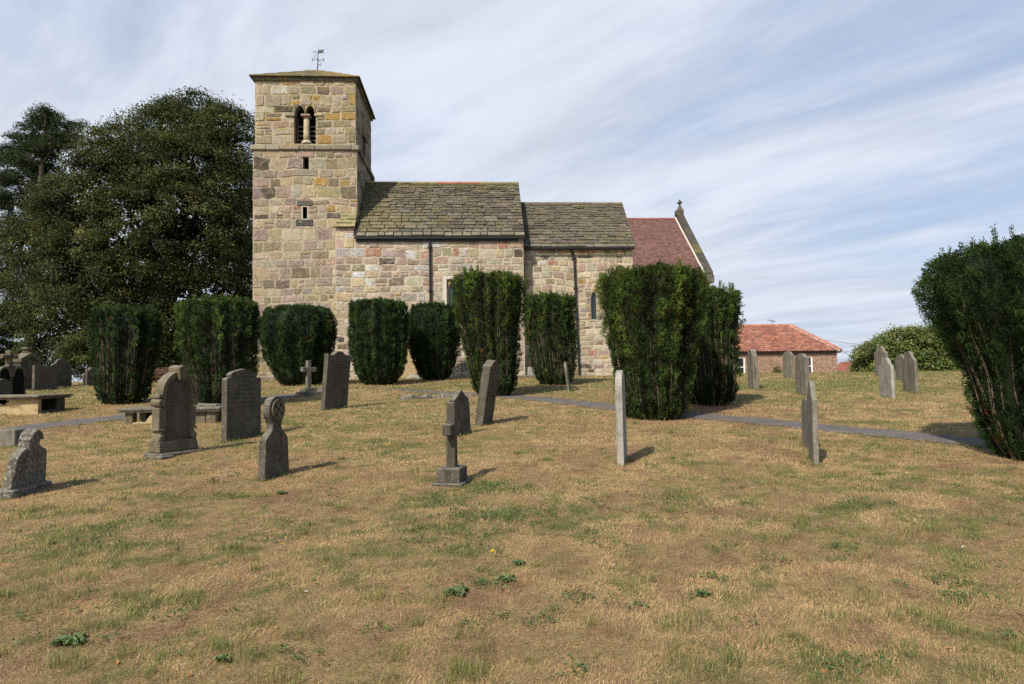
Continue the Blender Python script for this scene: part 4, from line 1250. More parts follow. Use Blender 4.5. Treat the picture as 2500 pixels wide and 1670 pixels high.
# --- kerb stones lying in the grass and a block at the left edge
for (xa, xb, py, lab) in ((979, 1049, 976, 'long rough kerb stone lying in the grass, the left one of a pair'), (1054, 1154, 972, 'long rough kerb stone lying in the grass behind the tilted headstone')):
    pa, pb = hit(xa, py), hit(xb, py - 3)
    d = pb - pa; L_ = d.length
    mb = MB(); n = 9
    for i in range(n):
        a, b = i / n, (i + 1) / n
        h = lambda t_: .10 + .03 * math.sin(t_ * 9 + xa) + .02 * math.sin(t_ * 23)
        w = lambda t_: .17 + .03 * math.sin(t_ * 7 + xa)
        mb.hexa([(L_ * a, -w(a), -.1), (L_ * b, -w(b), -.1), (L_ * b, .17, -.1), (L_ * a, .17, -.1), (L_ * a, -w(a) * .8, h(a)), (L_ * b, -w(b) * .8, h(b)), (L_ * b, .15, h(b)), (L_ * a, .15, h(a))])
    o = mb.build('kerb_stone', M['head_grey'], None, pa, bevel=.03, seg=2, angle=50); o.rotation_euler = (0, 0, math.atan2(d.y, d.x))
    tag(o, lab, 'stone', 'kerb stones lying in the grass')
p = hit(36, 1090)
mb = MB(); mb.box(-.75, 0, 0, .32, -.2, 38 * mpp(p)); mb.box(-.75, -.02, .02, .30, 38 * mpp(p) - .003, 38 * mpp(p) + .012)
tag(mb.build('stone_block', M['head_grey'], None, p, bevel=.02), 'plain grey stone block beside the path at the left edge', 'stone block')
for i, (px, Y, s, lab) in enumerate(((1010, 31.9, .34, 'flat rubble stone at the foot of the nave wall near the memorial'), (1040, 31.8, .42, 'widest rubble stone at the foot of the nave wall'), (1150, 31.7, .26, 'dark rubble stone by the trunk of the tall bushy yew'), (415, 31.5, .5, 'pale yellow rock lying beside the brushwood heap'))):
    q = on_ground(px, Y)
    bm = bmesh.new(); bmesh.ops.create_icosphere(bm, subdivisions=3, radius=1)
    for v in bm.verts:
        k = .75 + .5 * float(fbm(v.co.x * 1.6 + i * 9, v.co.y * 1.6 + v.co.z * 1.1, 20 + i, 3)); v.co = Vector((v.co.x * s * k, v.co.y * s * .7 * k, v.co.z * s * .55 * k))
    me = bpy.data.meshes.new('rubble_stone'); bm.to_mesh(me); bm.free(); me.materials.append(M['tomb_gold'] if i == 3 else M['head_pale'])
    tag(link('rubble_stone', me, None, q), lab, 'stone', 'loose stones lying in the grass')
# ================================================================== leaves
def unit(v): return v / np.maximum(1e-9, np.linalg.norm(v, axis=1, keepdims=True))


def rand_unit(n): return unit(RNG.normal(size=(n, 3)))


def leaf_quads(c, d, length, width, nrm=None):
    """pointed leaf quads at c along d; nrm: the way the blade faces (else random)"""
    n = len(c)
    if nrm is None: nrm = rand_unit(n)
    s = unit(np.cross(d, nrm))
    L = np.asarray(length).reshape(-1, 1) * .5; Wd = np.asarray(width).reshape(-1, 1) * .5
    return np.stack([c - d * L, c + s * Wd - d * L * .1, c + d * L, c - s * Wd - d * L * .1], 1).reshape(-1, 3)


def rgba(c): return np.concatenate([c, np.ones((len(c), 1))], 1)


# ================================================================== clipped Irish yews
YG = 'upright Irish yews in the churchyard'
PROF = np.array([(0, .30), (.03, .48), (.09, .60), (.2, .70), (.35, .80), (.5, .88), (.65, .95), (.8, 1.0), (.92, .985), (1, .90)])


YFEET = []


def yew(label, base, xl, xr, top, Y=None, prof=PROF, bare=.2, tint=(1, 1, 1), tips=.5, dens=1.0, leaf=1.0, seed=0, rough=.06, lean_top=0.0, sprigs=1.0):
    rs = np.random.default_rng(100 + seed)
    b = hit(*base) if Y is None else on_ground(base[0], Y)
    k = mpp(b + Vector((0, 0, 1.5)))
    H = (project(b)[1] - top) * k
    Rm = (xr - xl) / 2 * k * .955
    shift = ((xl + xr) / 2 - base[0]) * k          # the crown sits off the foot
    o = thing('irish_yew', label, 'yew tree', b, 0, YG)
    YFEET.append((b.x, b.y, Rm))
    ks = rs.integers(6, 22, 7); ph = rs.uniform(0, 6.28, 7); sl = rs.uniform(-3, 3, 7)
    rp = lambda v: np.interp(v, prof[:, 0], prof[:, 1])

    def rib(th, v):
        r = 0
        for a, p, s in zip(ks, ph, sl): r = r + np.cos(a * th + p + s * v)
        return r / 3.2

    def surf(th, v, f=1.0):
        r = Rm * rp(v) * (1 + rough * .95 * rib(th, v) + .10 * (fbm(th * 1.7 + 40, v * 2.6, seed + 5, 3) - .5) * 2) * f
        return np.stack([r * np.cos(th) + shift * sstep(0, .7, v), r * np.sin(th), H * v], 1)

    cell = .064 / math.sqrt(dens)
    area = 2 * math.pi * Rm * .85 * H
    N = int(area / cell ** 2)
    th = rs.uniform(0, 2 * math.pi, N); v = np.clip(rs.uniform(0, 1, N) ** .95, .012, 1)
    keep = rs.uniform(0, 1, N) < rp(v) / prof[:, 1].max()
    th, v = th[keep], v[keep]
    rb = rib(th, v)
    # bare patches where brown stems show
    bn = fbm(np.cos(th) * 2.4 + 9 + seed, np.sin(th) * 2.4 + v * 1.5 + seed, 31 + seed, 2)
    bv = np.exp(-((v - .45) / .28) ** 2)
    bareness = sstep(.535, .65, bn + .12 * (bv - .5) - .05 * rb) * bv * bare * 1.15
    kk = rs.uniform(0, 1, len(th)) > np.clip(bareness, 0, .93)
    th, v, rb, bareness = th[kk], v[kk], rb[kk], bareness[kk]
    depth = rs.uniform(.94, 1.03, len(th))
    puff = vnoise(th * Rm * 5.2 + 60, v * H * 4.2 + seed, 13 + seed) * .65 + vnoise(th * Rm * 10 + 20, v * H * 8 + seed, 17 + seed) * .35
    depth = depth + (puff - .5) * .21 / Rm
    p = surf(th, v, 1.0) * 1.0
    cx = shift * sstep(0, .7, v)
    p[:, 0] = cx + (p[:, 0] - cx) * depth; p[:, 1] *= depth
    out = np.stack([np.cos(th), np.sin(th), np.zeros_like(th)], 1)
    ax = unit(np.array([0, 0, 1.0]) * 1.0 + out * rs.uniform(.25, .85, (len(th), 1)) + rs.normal(0, .36, (len(th), 3)))
    # crown top
    nt = int(math.pi * (Rm * prof[-1, 1]) ** 2 / cell ** 2 * 1.5)
    tr = np.sqrt(rs.uniform(0, 1, nt)); tt = rs.uniform(0, 2 * math.pi, nt)
    r1 = Rm * rp(1.0) * (1 + rough * rib(tt, 1.0))
    tz = H * (1 - .06 * tr ** 4) + (.45 + tips * .55) * .24 * (fbm(tr * np.cos(tt) * Rm * 5 + 3, tr * np.sin(tt) * Rm * 5 + seed, 77 + seed, 2) - .55) * 2.2
    pt = np.stack([tr * r1 * np.cos(tt) + shift, tr * r1 * np.sin(tt), tz], 1)
    at_ = unit(np.array([0, 0, 1.0]) + rs.normal(0, .2, (nt, 3)) + .25 * np.stack([np.cos(tt), np.sin(tt), 0 * tt], 1) * tr[:, None])
    # long sprigs breaking the top edge
    nsp = int(34 * tips * sprigs); 
    ts_ = rs.uniform(0, 2 * math.pi, nsp); rr_ = np.sqrt(rs.uniform(.2, 1, nsp)) * .97
    sp = np.stack([rr_ * Rm * rp(1.0) * np.cos(ts_) + shift, rr_ * Rm * rp(1.0) * np.sin(ts_), np.full(nsp, H)], 1)
    seg = []
    for q in sp:
        hgt = rs.uniform(.05, .20) * (.5 + tips)
        dirn = np.array([rs.normal(0, .12), rs.normal(0, .12), 1.0])
        for j in range(int(hgt / .045)): seg.append(q + dirn * (j * .045))
    seg = np.array(seg) if seg else np.zeros((0, 3))
    pa = np.concatenate([p, pt, seg]); aa = np.concatenate([ax, at_, unit(np.array([0, 0, 1.0]) + rs.normal(0, .15, (len(seg), 3)))])
    pf = np.concatenate([puff, rs.uniform(.3, .9, nt), np.full(len(seg), .7)]); hv = np.concatenate([v, np.ones(nt), np.ones(len(seg)) * 1.05]); rbb = np.concatenate([rb, np.zeros(nt), np.ones(len(seg)) * .4])
    # each shoot: a little upright brush of needles
    nl = 20
    c = np.repeat(pa, nl, 0); a = np.repeat(aa, nl, 0)
    n = len(c)
    s = rs.uniform(-.5, .5, (n, 1)); radial = unit(np.cross(a, rand_unit(n)))
    sl_ = rs.uniform(.085, .15, (len(pa), 1)).repeat(nl, 0)
    rad = (rs.uniform(.2, 1, (n, 1)) * .044) * (1 - .5 * np.abs(s))
    c = c + a * s * sl_ + radial * rad
    d = unit(a * rs.uniform(.5, 1.1, (n, 1)) + radial * rs.uniform(.3, 1.0, (n, 1)))
    L = rs.uniform(.034, .056, n) * leaf; Wd = rs.uniform(.014, .022, n) * leaf
    V = leaf_quads(c, d, L, Wd)
    base_c = np.array([.024, .046, .012]) * np.array(tint)
    tipc = np.array([.080, .115, .019]) * np.array(tint)
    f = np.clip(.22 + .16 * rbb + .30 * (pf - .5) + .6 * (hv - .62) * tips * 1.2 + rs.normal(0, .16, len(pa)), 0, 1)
    br = np.clip(.86 + .45 * rbb, .3, 1.45) * np.clip(.12 + 1.6 * pf, .15, 1.7) * np.exp(rs.normal(0, .18, len(pa)))  # shade painted in: hollows between ribs and puffs darker, bulges lighter
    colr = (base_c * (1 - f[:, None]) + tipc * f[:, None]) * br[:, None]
    rusty = rs.uniform(0, 1, len(pa)) < .003
    colr[rusty] = np.array([.22, .07, .015])
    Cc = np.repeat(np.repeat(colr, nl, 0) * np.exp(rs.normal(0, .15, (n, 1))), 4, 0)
    # dark solid body added behind the shoots to stop light leaking through
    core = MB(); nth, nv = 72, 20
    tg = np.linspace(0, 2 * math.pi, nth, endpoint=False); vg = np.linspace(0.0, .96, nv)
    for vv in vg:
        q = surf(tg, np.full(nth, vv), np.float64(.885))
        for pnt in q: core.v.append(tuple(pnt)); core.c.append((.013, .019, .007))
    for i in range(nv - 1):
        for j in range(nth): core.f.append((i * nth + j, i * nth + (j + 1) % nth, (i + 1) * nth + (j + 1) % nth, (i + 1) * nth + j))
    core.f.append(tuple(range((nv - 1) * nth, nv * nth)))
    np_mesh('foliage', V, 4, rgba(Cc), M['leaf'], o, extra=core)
    # stems fanning up from the foot
    mb = MB()
    for i in range(int(14 + 100 * bare)):
        t0 = rs.uniform(0, 2 * math.pi); v1 = rs.uniform(.55, .95)
        f0 = rs.uniform(.875, .915)
        vs_ = np.linspace(.0, v1, 7); tw = t0 + np.cumsum(rs.normal(0, .025, 7))
        q = surf(tw, vs_, f0)
        q[0, 2] = -.05
        g = rs.uniform(.5, 1.0)
        mb.tube([tuple(x) for x in q], [.017, .014, .012, .010, .009, .007, .005], 4, (.20 * g, .145 * g, .10 * g), caps=False)
    mb.tube([(0, 0, -.1), (0, 0, .25 * H)], [.20, .16], 10, (.10, .075, .055))
    mb.build('stems', M['twig'], o)
    return o


def yp(*pairs): return np.array(pairs)


BROAD = yp((0, .44), (.025, .58), (.07, .69), (.15, .755), (.3, .82), (.55, .93), (.75, .99), (.88, 1.0), (1, .93))
ROUNDP = yp((0, .34), (.025, .50), (.08, .62), (.2, .72), (.35, .85), (.5, .95), (.65, 1.0), (.8, .98), (.92, .91), (1, .78))
EGG = yp((0, .38), (.04, .58), (.12, .76), (.25, .87), (.45, .96), (.65, 1.0), (.85, 1.0), (.95, .96), (1, .88))
VASE = yp((0, .34), (.025, .48), (.07, .58), (.15, .64), (.27, .70), (.4, .76), (.55, .83), (.7, .94), (.85, 1.0), (.95, 1.0), (1, .94))
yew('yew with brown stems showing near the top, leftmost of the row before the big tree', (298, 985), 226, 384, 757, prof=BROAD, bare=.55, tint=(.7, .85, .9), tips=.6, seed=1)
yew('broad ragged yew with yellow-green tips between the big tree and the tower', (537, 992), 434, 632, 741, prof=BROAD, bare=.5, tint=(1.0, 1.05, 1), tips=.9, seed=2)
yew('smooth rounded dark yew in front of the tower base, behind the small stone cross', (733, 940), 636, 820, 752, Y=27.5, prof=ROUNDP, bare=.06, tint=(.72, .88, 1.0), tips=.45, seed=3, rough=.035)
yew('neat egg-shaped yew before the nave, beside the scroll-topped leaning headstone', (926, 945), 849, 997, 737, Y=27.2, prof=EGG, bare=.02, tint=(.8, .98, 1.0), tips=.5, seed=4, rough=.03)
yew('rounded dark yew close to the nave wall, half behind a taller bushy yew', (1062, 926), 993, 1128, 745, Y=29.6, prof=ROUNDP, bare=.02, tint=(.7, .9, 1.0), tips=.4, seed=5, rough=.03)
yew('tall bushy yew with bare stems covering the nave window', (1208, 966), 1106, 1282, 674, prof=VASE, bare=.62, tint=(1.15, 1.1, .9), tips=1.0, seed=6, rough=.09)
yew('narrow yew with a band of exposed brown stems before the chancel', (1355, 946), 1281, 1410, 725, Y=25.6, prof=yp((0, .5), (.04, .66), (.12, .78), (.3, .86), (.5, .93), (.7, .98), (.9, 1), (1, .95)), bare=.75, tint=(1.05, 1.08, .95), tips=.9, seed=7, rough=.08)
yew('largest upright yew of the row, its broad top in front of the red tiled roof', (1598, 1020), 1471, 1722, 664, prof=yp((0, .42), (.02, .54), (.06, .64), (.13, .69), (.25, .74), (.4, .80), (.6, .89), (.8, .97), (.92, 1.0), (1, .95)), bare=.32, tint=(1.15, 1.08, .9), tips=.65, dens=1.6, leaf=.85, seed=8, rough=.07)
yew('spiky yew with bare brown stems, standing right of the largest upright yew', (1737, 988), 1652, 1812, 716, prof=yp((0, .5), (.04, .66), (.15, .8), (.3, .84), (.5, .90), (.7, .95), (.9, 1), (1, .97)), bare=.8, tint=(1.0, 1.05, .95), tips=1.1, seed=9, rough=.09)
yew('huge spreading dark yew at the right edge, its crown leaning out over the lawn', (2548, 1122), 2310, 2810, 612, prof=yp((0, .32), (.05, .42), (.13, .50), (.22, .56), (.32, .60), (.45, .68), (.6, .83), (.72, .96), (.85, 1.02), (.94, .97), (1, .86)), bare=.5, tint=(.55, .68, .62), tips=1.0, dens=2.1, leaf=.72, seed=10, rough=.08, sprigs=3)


# ================================================================== broad-leaved tree, pine, rhododendron
def crown_leaves(lobes, n_clump, per, cl_r, ll, lw, palette, rs, shell=(.72, 1.02), flat=.6, up=.5, core=0, core_col=(.012, .016, .008), core_size=.5):
    """lobes: (x, y, z, rx, ry, rz); clumps of leaves spread over the lobes' shells"""
    lob = np.array(lobes); vol = (lob[:, 3] * lob[:, 5]) ; pr = vol / vol.sum()
    idx = rs.choice(len(lob), int(n_clump * 1.8), p=pr)
    d = unit(rs.normal(size=(len(idx), 3))); rad = rs.uniform(*shell, (len(idx), 1))
    c = lob[idx, :3] + d * lob[idx, 3:6] * rad
    # drop clumps buried inside other lobes
    q = np.full(len(c), 9.0)
    for L in lob: q = np.minimum(q, (((c - L[:3]) / L[3:6]) ** 2).sum(1))
    c, d = c[q > .42][:n_clump], d[q > .42][:n_clump]
    n = len(c)
    sz = rs.uniform(.6, 1.3, (n, 1)) * cl_r
    pc = palette[rs.integers(0, len(palette), n)] * np.exp(rs.normal(0, .22, (n, 1)))
    cc = np.repeat(c, per, 0); dd = np.repeat(d, per, 0); m = len(cc)
    off = rs.normal(size=(m, 3)) * np.array([.6, .6, .6 * flat]) * np.repeat(sz, per, 0)
    # sprays droop outward
    off[:, 2] -= .25 * (off * dd).sum(1)
    p = cc + off
    nr = unit(np.array([0, 0, 1.0]) * up + dd * .35 + rs.normal(0, .6, (m, 3)))
    ld = unit(np.cross(nr, rand_unit(m)) + dd * .3)
    V = leaf_quads(p, ld, rs.uniform(.7, 1.2, m) * ll, rs.uniform(.7, 1.2, m) * lw, nr)
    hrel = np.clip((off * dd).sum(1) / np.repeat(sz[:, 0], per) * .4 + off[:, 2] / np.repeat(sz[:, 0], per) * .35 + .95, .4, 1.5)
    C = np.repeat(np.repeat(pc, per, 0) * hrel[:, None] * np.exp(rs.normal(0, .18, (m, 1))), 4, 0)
    if core:  # large dark quads added inside the lobes to block light
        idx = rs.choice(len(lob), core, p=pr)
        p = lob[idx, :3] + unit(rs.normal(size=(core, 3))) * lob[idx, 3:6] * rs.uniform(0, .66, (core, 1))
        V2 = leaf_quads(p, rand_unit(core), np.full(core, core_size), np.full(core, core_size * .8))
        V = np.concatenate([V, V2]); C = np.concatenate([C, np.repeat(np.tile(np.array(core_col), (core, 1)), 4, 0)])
    return V, rgba(C), c


def lobes_px(spec, Y, rs, depth=1.0, spread=2.0, base=None):
    out = []
    for (cx, cy, rx, ry) in spec:
        y = Y + rs.uniform(-spread, spread)
        p = at(cx, cy, y); k = mpp(p)
        out.append((p.x, y, p.z, rx * k, (rx + ry) / 2 * k * depth, ry * k))
    return out


def limbs(mb, foot, targets, r0, col, rs, fork=.25):
    top = Vector(foot) + Vector((0, 0, 2.5))
    mb.tube([Vector(foot) - Vector((0, 0, .4)), Vector(foot) + Vector((0, 0, .4)), top], [r0 * 1.5, r0 * 1.1, r0], 12, col)
    for tgt in targets:
        t_ = Vector(tgt); m = top.lerp(t_, .45) + Vector((rs.normal(0, .4), rs.normal(0, .4), .12 * (t_ - top).length))
        mb.tube([top - Vector((0, 0, .3)), top.lerp(m, .5) + Vector((rs.normal(0, .15), 0, .1)), m, m.lerp(t_, .6), t_], [r0 * .6, r0 * .45, r0 * .3, r0 * .16, r0 * .05], 7, col)


rs = np.random.default_rng(5)
YB = 47.0
spec = [(480, 305, 95, 85), (420, 360, 130, 105), (545, 360, 85, 105), (330, 400, 120, 105), (265, 420, 90, 85), (470, 450, 165, 130), (250, 520, 150, 130), (170, 500, 90, 80),
        (400, 570, 190, 150), (560, 520, 90, 130), (130, 610, 110, 110), (260, 660, 170, 130), (480, 680, 160, 130), (110, 720, 95, 95), (580, 690, 70, 130), (200, 770, 150, 100),
        (360, 780, 160, 110), (520, 800, 130, 100), (140, 840, 95, 62), (285, 860, 130, 60), (430, 870, 120, 55), (565, 850, 75, 70), (210, 880, 90, 40)]
lb = lobes_px(spec, YB, rs, .9, 2.6)
pal = np.array([(.064, .080, .029), (.076, .088, .030), (.053, .068, .028), (.092, .092, .031), (.047, .060, .028), (.069, .084, .027)])
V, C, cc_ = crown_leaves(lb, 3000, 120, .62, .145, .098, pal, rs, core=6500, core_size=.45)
bf = on_ground(385, YB + .5)
beech = thing('beech_tree', 'large spreading dark beech tree left of the church tower', 'tree', bf)
np_mesh('crown', V, 4, C, M['beech_leaf'], beech, -bf)
mb = MB(); limbs(mb, (0, 0, 0), [Vector(l[:3]) - bf for l in lb], .62, (.11, .10, .085), rs)
for c in cc_[::3]:                            # twigs running out into the sprays
    L = min(lb, key=lambda q: (q[0] - c[0]) ** 2 + (q[2] - c[2]) ** 2)
    a = Vector(L[:3]) - bf; b = Vector(c) - bf
    mb.tube([a, a.lerp(b, .5) + Vector((0, 0, .2)), b], [.05, .035, .015], 4, (.08, .072, .06), caps=False)
mb.build('trunk', M['bark'], beech)


def pine(label, foot, Y, tufts_spec, seed, ntuft, trunk_r=.3, top_px=None):
    rs = np.random.default_rng(seed)
    b = on_ground(foot, Y)
    o = thing('pine_tree', label, 'tree', b)
    lb = lobes_px(tufts_spec, Y, rs, .9, 1.6)
    lob = np.array(lb); pr = lob[:, 3] * lob[:, 5]; pr /= pr.sum()
    idx = rs.choice(len(lob), ntuft, p=pr)
    d = unit(rs.normal(size=(ntuft, 3))); c = lob[idx, :3] + d * lob[idx, 3:6] * rs.uniform(.55, 1.0, (ntuft, 1))
    per = 110
    p = np.repeat(c, per, 0); m = len(p)
    rd = rand_unit(m); rd[:, 2] = np.abs(rd[:, 2]) * .8 - .15; rd = unit(rd)
    rr_ = np.repeat(rs.uniform(.42, .72, ntuft), per)[:, None]
    p = p + rd * rs.uniform(.25, 1, (m, 1)) * rr_ * np.array([1.0, 1.0, .95])
    V = leaf_quads(p, unit(rd + rs.normal(0, .35, (m, 3))), rs.uniform(.16, .27, m), rs.uniform(.035, .06, m))
    tc = np.array([.036, .052, .017]) * np.exp(rs.normal(0, .25, (ntuft, 1)))
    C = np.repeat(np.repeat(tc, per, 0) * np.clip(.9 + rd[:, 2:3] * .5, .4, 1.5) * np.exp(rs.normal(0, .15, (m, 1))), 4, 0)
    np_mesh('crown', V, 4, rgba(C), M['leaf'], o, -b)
    mb = MB()
    top = Vector(at(*top_px, Y)) - b
    trunk = [Vector((0, 0, -.4)), Vector((.1, 0, top.z * .35)), Vector((top.x * .6, 0, top.z * .7)), top]
    mb.tube(trunk, [trunk_r * 1.2, trunk_r, trunk_r * .7, .06], 10, (.06, .048, .038))
    for L in lb:
        t_ = Vector(L[:3]) - b; f = max(.15, min(.93, (t_.z - 1.2) / top.z)); a = Vector((top.x * f, 0, top.z * f))
        mb.tube([a, a.lerp(t_, .5) + Vector((0, 0, .35)), t_], [.13, .09, .04], 6, (.05, .04, .032))
    for q in c[::2]:
        L = min(lb, key=lambda w: (w[0] - q[0]) ** 2 + (w[2] - q[2]) ** 2 + (w[1] - q[1]) ** 2)
        mb.tube([Vector(L[:3]) - b, Vector(q) - b], [.04, .018], 4, (.045, .036, .028), caps=False)
    mb.build('trunk', M['bark'], o)


pine('tall dark pine rising behind the beech at the left, with clear gaps near the top', 70, 54.0,
     [(108, 292, 40, 26), (80, 318, 42, 26), (140, 312, 44, 28), (200, 320, 20, 17), (178, 340, 24, 16), (55, 350, 45, 28), (110, 350, 55, 30), (150, 350, 40, 24), (28, 385, 44, 28), (80, 390, 60, 32), (0, 430, 50, 32), (50, 440, 55, 34), (110, 430, 45, 30),
      (-15, 490, 50, 32), (35, 500, 50, 32), (80, 490, 45, 32), (15, 560, 50, 32), (60, 570, 40, 32), (-25, 600, 45, 30), (20, 640, 45, 28), (-15, 690, 45, 26), (35, 710, 35, 24), (0, 760, 40, 24)], 21, 760, .34, (112, 285))
pine('ragged low-branched pine at the left edge behind the monuments', -45, 50.0,
     [(-30, 700, 34, 24), (5, 770, 30, 21), (-10, 800, 50, 23), (30, 812, 28, 18), (0, 850, 45, 21), (45, 860, 28, 18), (10, 888, 50, 18), (60, 885, 25, 15), (-40, 880, 40, 24), (-50, 560, 30, 31), (-45, 640, 30, 31)], 22, 300, .26, (-45, 540))

# rhododendron on the right and the greenery beyond it
rs = np.random.default_rng(9)
YR = 33.0
spec = [(2240, 862, 105, 60), (2160, 878, 75, 48), (2320, 860, 90, 60), (2205, 845, 70, 40), (2280, 840, 85, 40), (2120, 895, 42, 36), (2380, 880, 80, 55), (2250, 905, 120, 40), (2340, 910, 90, 40), (2160, 915, 50, 30), (2105, 905, 22, 26)]
lb = lobes_px(spec, YR, rs, .8, .5)
pal = np.array([(.12, .15, .035), (.095, .13, .032), (.15, .165, .04), (.08, .115, .03), (.13, .145, .038)])
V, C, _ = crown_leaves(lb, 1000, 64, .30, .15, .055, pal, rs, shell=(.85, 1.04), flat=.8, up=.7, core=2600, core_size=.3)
bl = on_ground(2240, YR)
bush = thing('rhododendron', 'big rounded rhododendron bush with glossy leaves behind the right-hand headstones', 'bush', bl)
np_mesh('foliage', V, 4, C, M['laurel_leaf'], bush, -bl)
mb = MB()
for L in lb:
    t_ = Vector(L[:3]) - bl; mb.tube([(rs.normal(0, .3), rs.normal(0, .3), -.2), t_ * .5 + Vector((0, 0, -.1)), t_], [.07, .05, .02], 6, (.1, .08, .06))
mb.build('stems', M['bark'], bush)


def shrub(name, label, spec, Y, n, per, clr, ll, lw, pal, seed, cat='bush', foot=None):
    rs = np.random.default_rng(seed)
    lb = lobes_px(spec, Y, rs, .9, .4)
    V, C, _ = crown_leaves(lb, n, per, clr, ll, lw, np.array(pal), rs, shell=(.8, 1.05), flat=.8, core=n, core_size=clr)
    b = on_ground(foot or spec[0][0], Y)
    o = thing(name, label, cat, b)
    np_mesh('foliage', V, 4, C, M['beech_leaf'], o, -b)
    mb = MB()
    for L in lb: mb.tube([(0, 0, -.3), Vector(L[:3]) - b], [.08, .03], 6, (.09, .075, .06))
    mb.build('stems', M['bark'], o)


shrub('evergreen_tree', 'dark green tree between the cottage and the rhododendron', [(2095, 900, 22, 18), (2080, 905, 14, 14), (2110, 888, 18, 18), (2075, 890, 10, 8)], 62, 90, 40, .35, .2, .1, [(.035, .06, .02), (.05, .07, .025)], 31, 'tree')
shrub('hawthorn_bush', 'distant dull green bush low beyond the cottage corner', [(2062, 910, 14, 11), (2078, 914, 12, 8)], 78, 50, 36, .4, .22, .12, [(.05, .07, .035), (.06, .075, .04)], 32)
shrub('gold_conifer', 'little yellow-green shrub against the cottage wall', [(1898, 908, 10, 14), (1900, 918, 13, 10)], 40, 60, 30, .12, .08, .03, [(.12, .12, .02), (.06, .09, .02)], 33)
# brushwood heap under the tree
rs = np.random.default_rng(77)
q = on_ground(388, 32.0)
mb = MB()
for i in range(420):
    a = rs.uniform(0, 6.28); x, y = rs.normal(0, .55), rs.normal(0, .4); z = rs.uniform(0, .55) * math.exp(-(x / .8) ** 2)
    l = rs.uniform(.2, .7); g = rs.uniform(.5, 1.3)
    mb.tube([(x - l * math.cos(a), y - l * math.sin(a), max(0, z - rs.uniform(-.2, .2))), (x + l * math.cos(a), y + l * math.sin(a), z + rs.uniform(0, .15))], rs.uniform(.008, .02), 4, (.17 * g, .10 * g, .06 * g), caps=False)
tag(mb.build('brushwood_heap', M['twig'], None, q), 'heap of brown brushwood under the big tree between two yews', 'brushwood')
# ================================================================== ground, path, grass
PATH_PX = [(-260, 1090), (-120, 1072), (0, 1053), (150, 1036), (300, 1020), (420, 1005), (520, 992), (640, 973), (735, 962), (810, 953), (880, 944)]
PATH_PX2 = [(1240, 967), (1300, 973), (1400, 983), (1500, 996), (1600, 1008), (1700, 1016), (1850, 1029), (1990, 1043), (2083, 1052), (2190, 1062), (2300, 1073), (2400, 1083), (2500, 1095), (2650, 1112)]
pp = [hit(*p) for p in PATH_PX] + [hit(*p) for p in PATH_PX2]
P2 = np.array([(p.x, p.y) for p in pp])
# smooth and resample the centre line
tt = np.linspace(0, len(P2) - 1, 260)
px_ = np.interp(tt, np.arange(len(P2)), P2[:, 0]); py_ = np.interp(tt, np.arange(len(P2)), P2[:, 1])
kk = np.exp(-0.5 * (np.arange(-12, 13) / 6.0) ** 2); kk /= kk.sum()
px_ = np.convolve(np.pad(px_, 12, mode='edge'), kk, 'valid'); py_ = np.convolve(np.pad(py_, 12, mode='edge'), kk, 'valid')
PATH = np.stack([px_, py_], 1)
PW = .48


def path_dist(x, y):
    d = np.full(np.shape(x), 1e9)
    for a in PATH[::2]: d = np.minimum(d, (x - a[0]) ** 2 + (y - a[1]) ** 2)
    return np.sqrt(d)


# places where the photo shows clearly green or bare ground: (px, py, radius x in m, radius y, amount)
SPOTS = []
for (px, py, rx, ry, a) in ((560, 1220, .55, .35, .4), (640, 1225, .5, .3, -.5), (1075, 1225, .35, .3, .55), (1190, 1190, .5, .35, .5), (1260, 1255, .6, .25, .45), (1140, 1290, .7, .3, .3), (1100, 1340, .5, .2, .3),
                            (1390, 1290, .5, .3, .25), (1660, 1215, .6, .3, .25), (2090, 1240, .5, .2, .35), (930, 1100, .5, .4, .2), (1180, 1350, .35, .15, .3), (260, 1350, .8, .4, .18), (60, 1330, .7, .5, .15),
                            (1740, 1000, 1.3, .8, -.45), (1600, 1030, 1.0, .5, -.5), (300, 1000, 1.1, .6, -.4), (820, 1560, .5, .3, -.15), (450, 1300, .6, .3, -.2), (1020, 1055, .8, .4, -.1), (2100, 940, 3, 2, .2), (1900, 940, 3, 2, .22), (120, 985, 1.8, 1.5, .2)):
    p = hit(px, py); SPOTS.append((p.x, p.y, rx, ry, a * .75))

for (fx, fy, fr) in YFEET: SPOTS.append((fx + .15, fy - fr * .25, fr * 1.0, fr * .75, -.30))


def greenness(x, y):
    g = .24 * fbm(x * .5 + 3, y * .5, 41, 3) + .30 * fbm(x * 2.1, y * 2.1, 55, 3) + .46 * fbm(x * 6.5, y * 6.5, 58, 2) - .5
    g = g * 1.65 - .05 - .06 * (1 - sstep(4.0, 8.0, y)) + .15 * sstep(11, 26, y)
    for (cx, cy, rx, ry, a) in SPOTS: g = g + a * np.exp(-((x - cx) / rx) ** 2 - ((y - cy) / ry) ** 2)
    return g


def axis(lo, hi, step, out, n):
    mid = np.arange(lo, hi + 1e-6, step)
    e = np.geomspace(step, out, n).cumsum()
    return np.concatenate([lo - e[::-1], mid, hi + e])


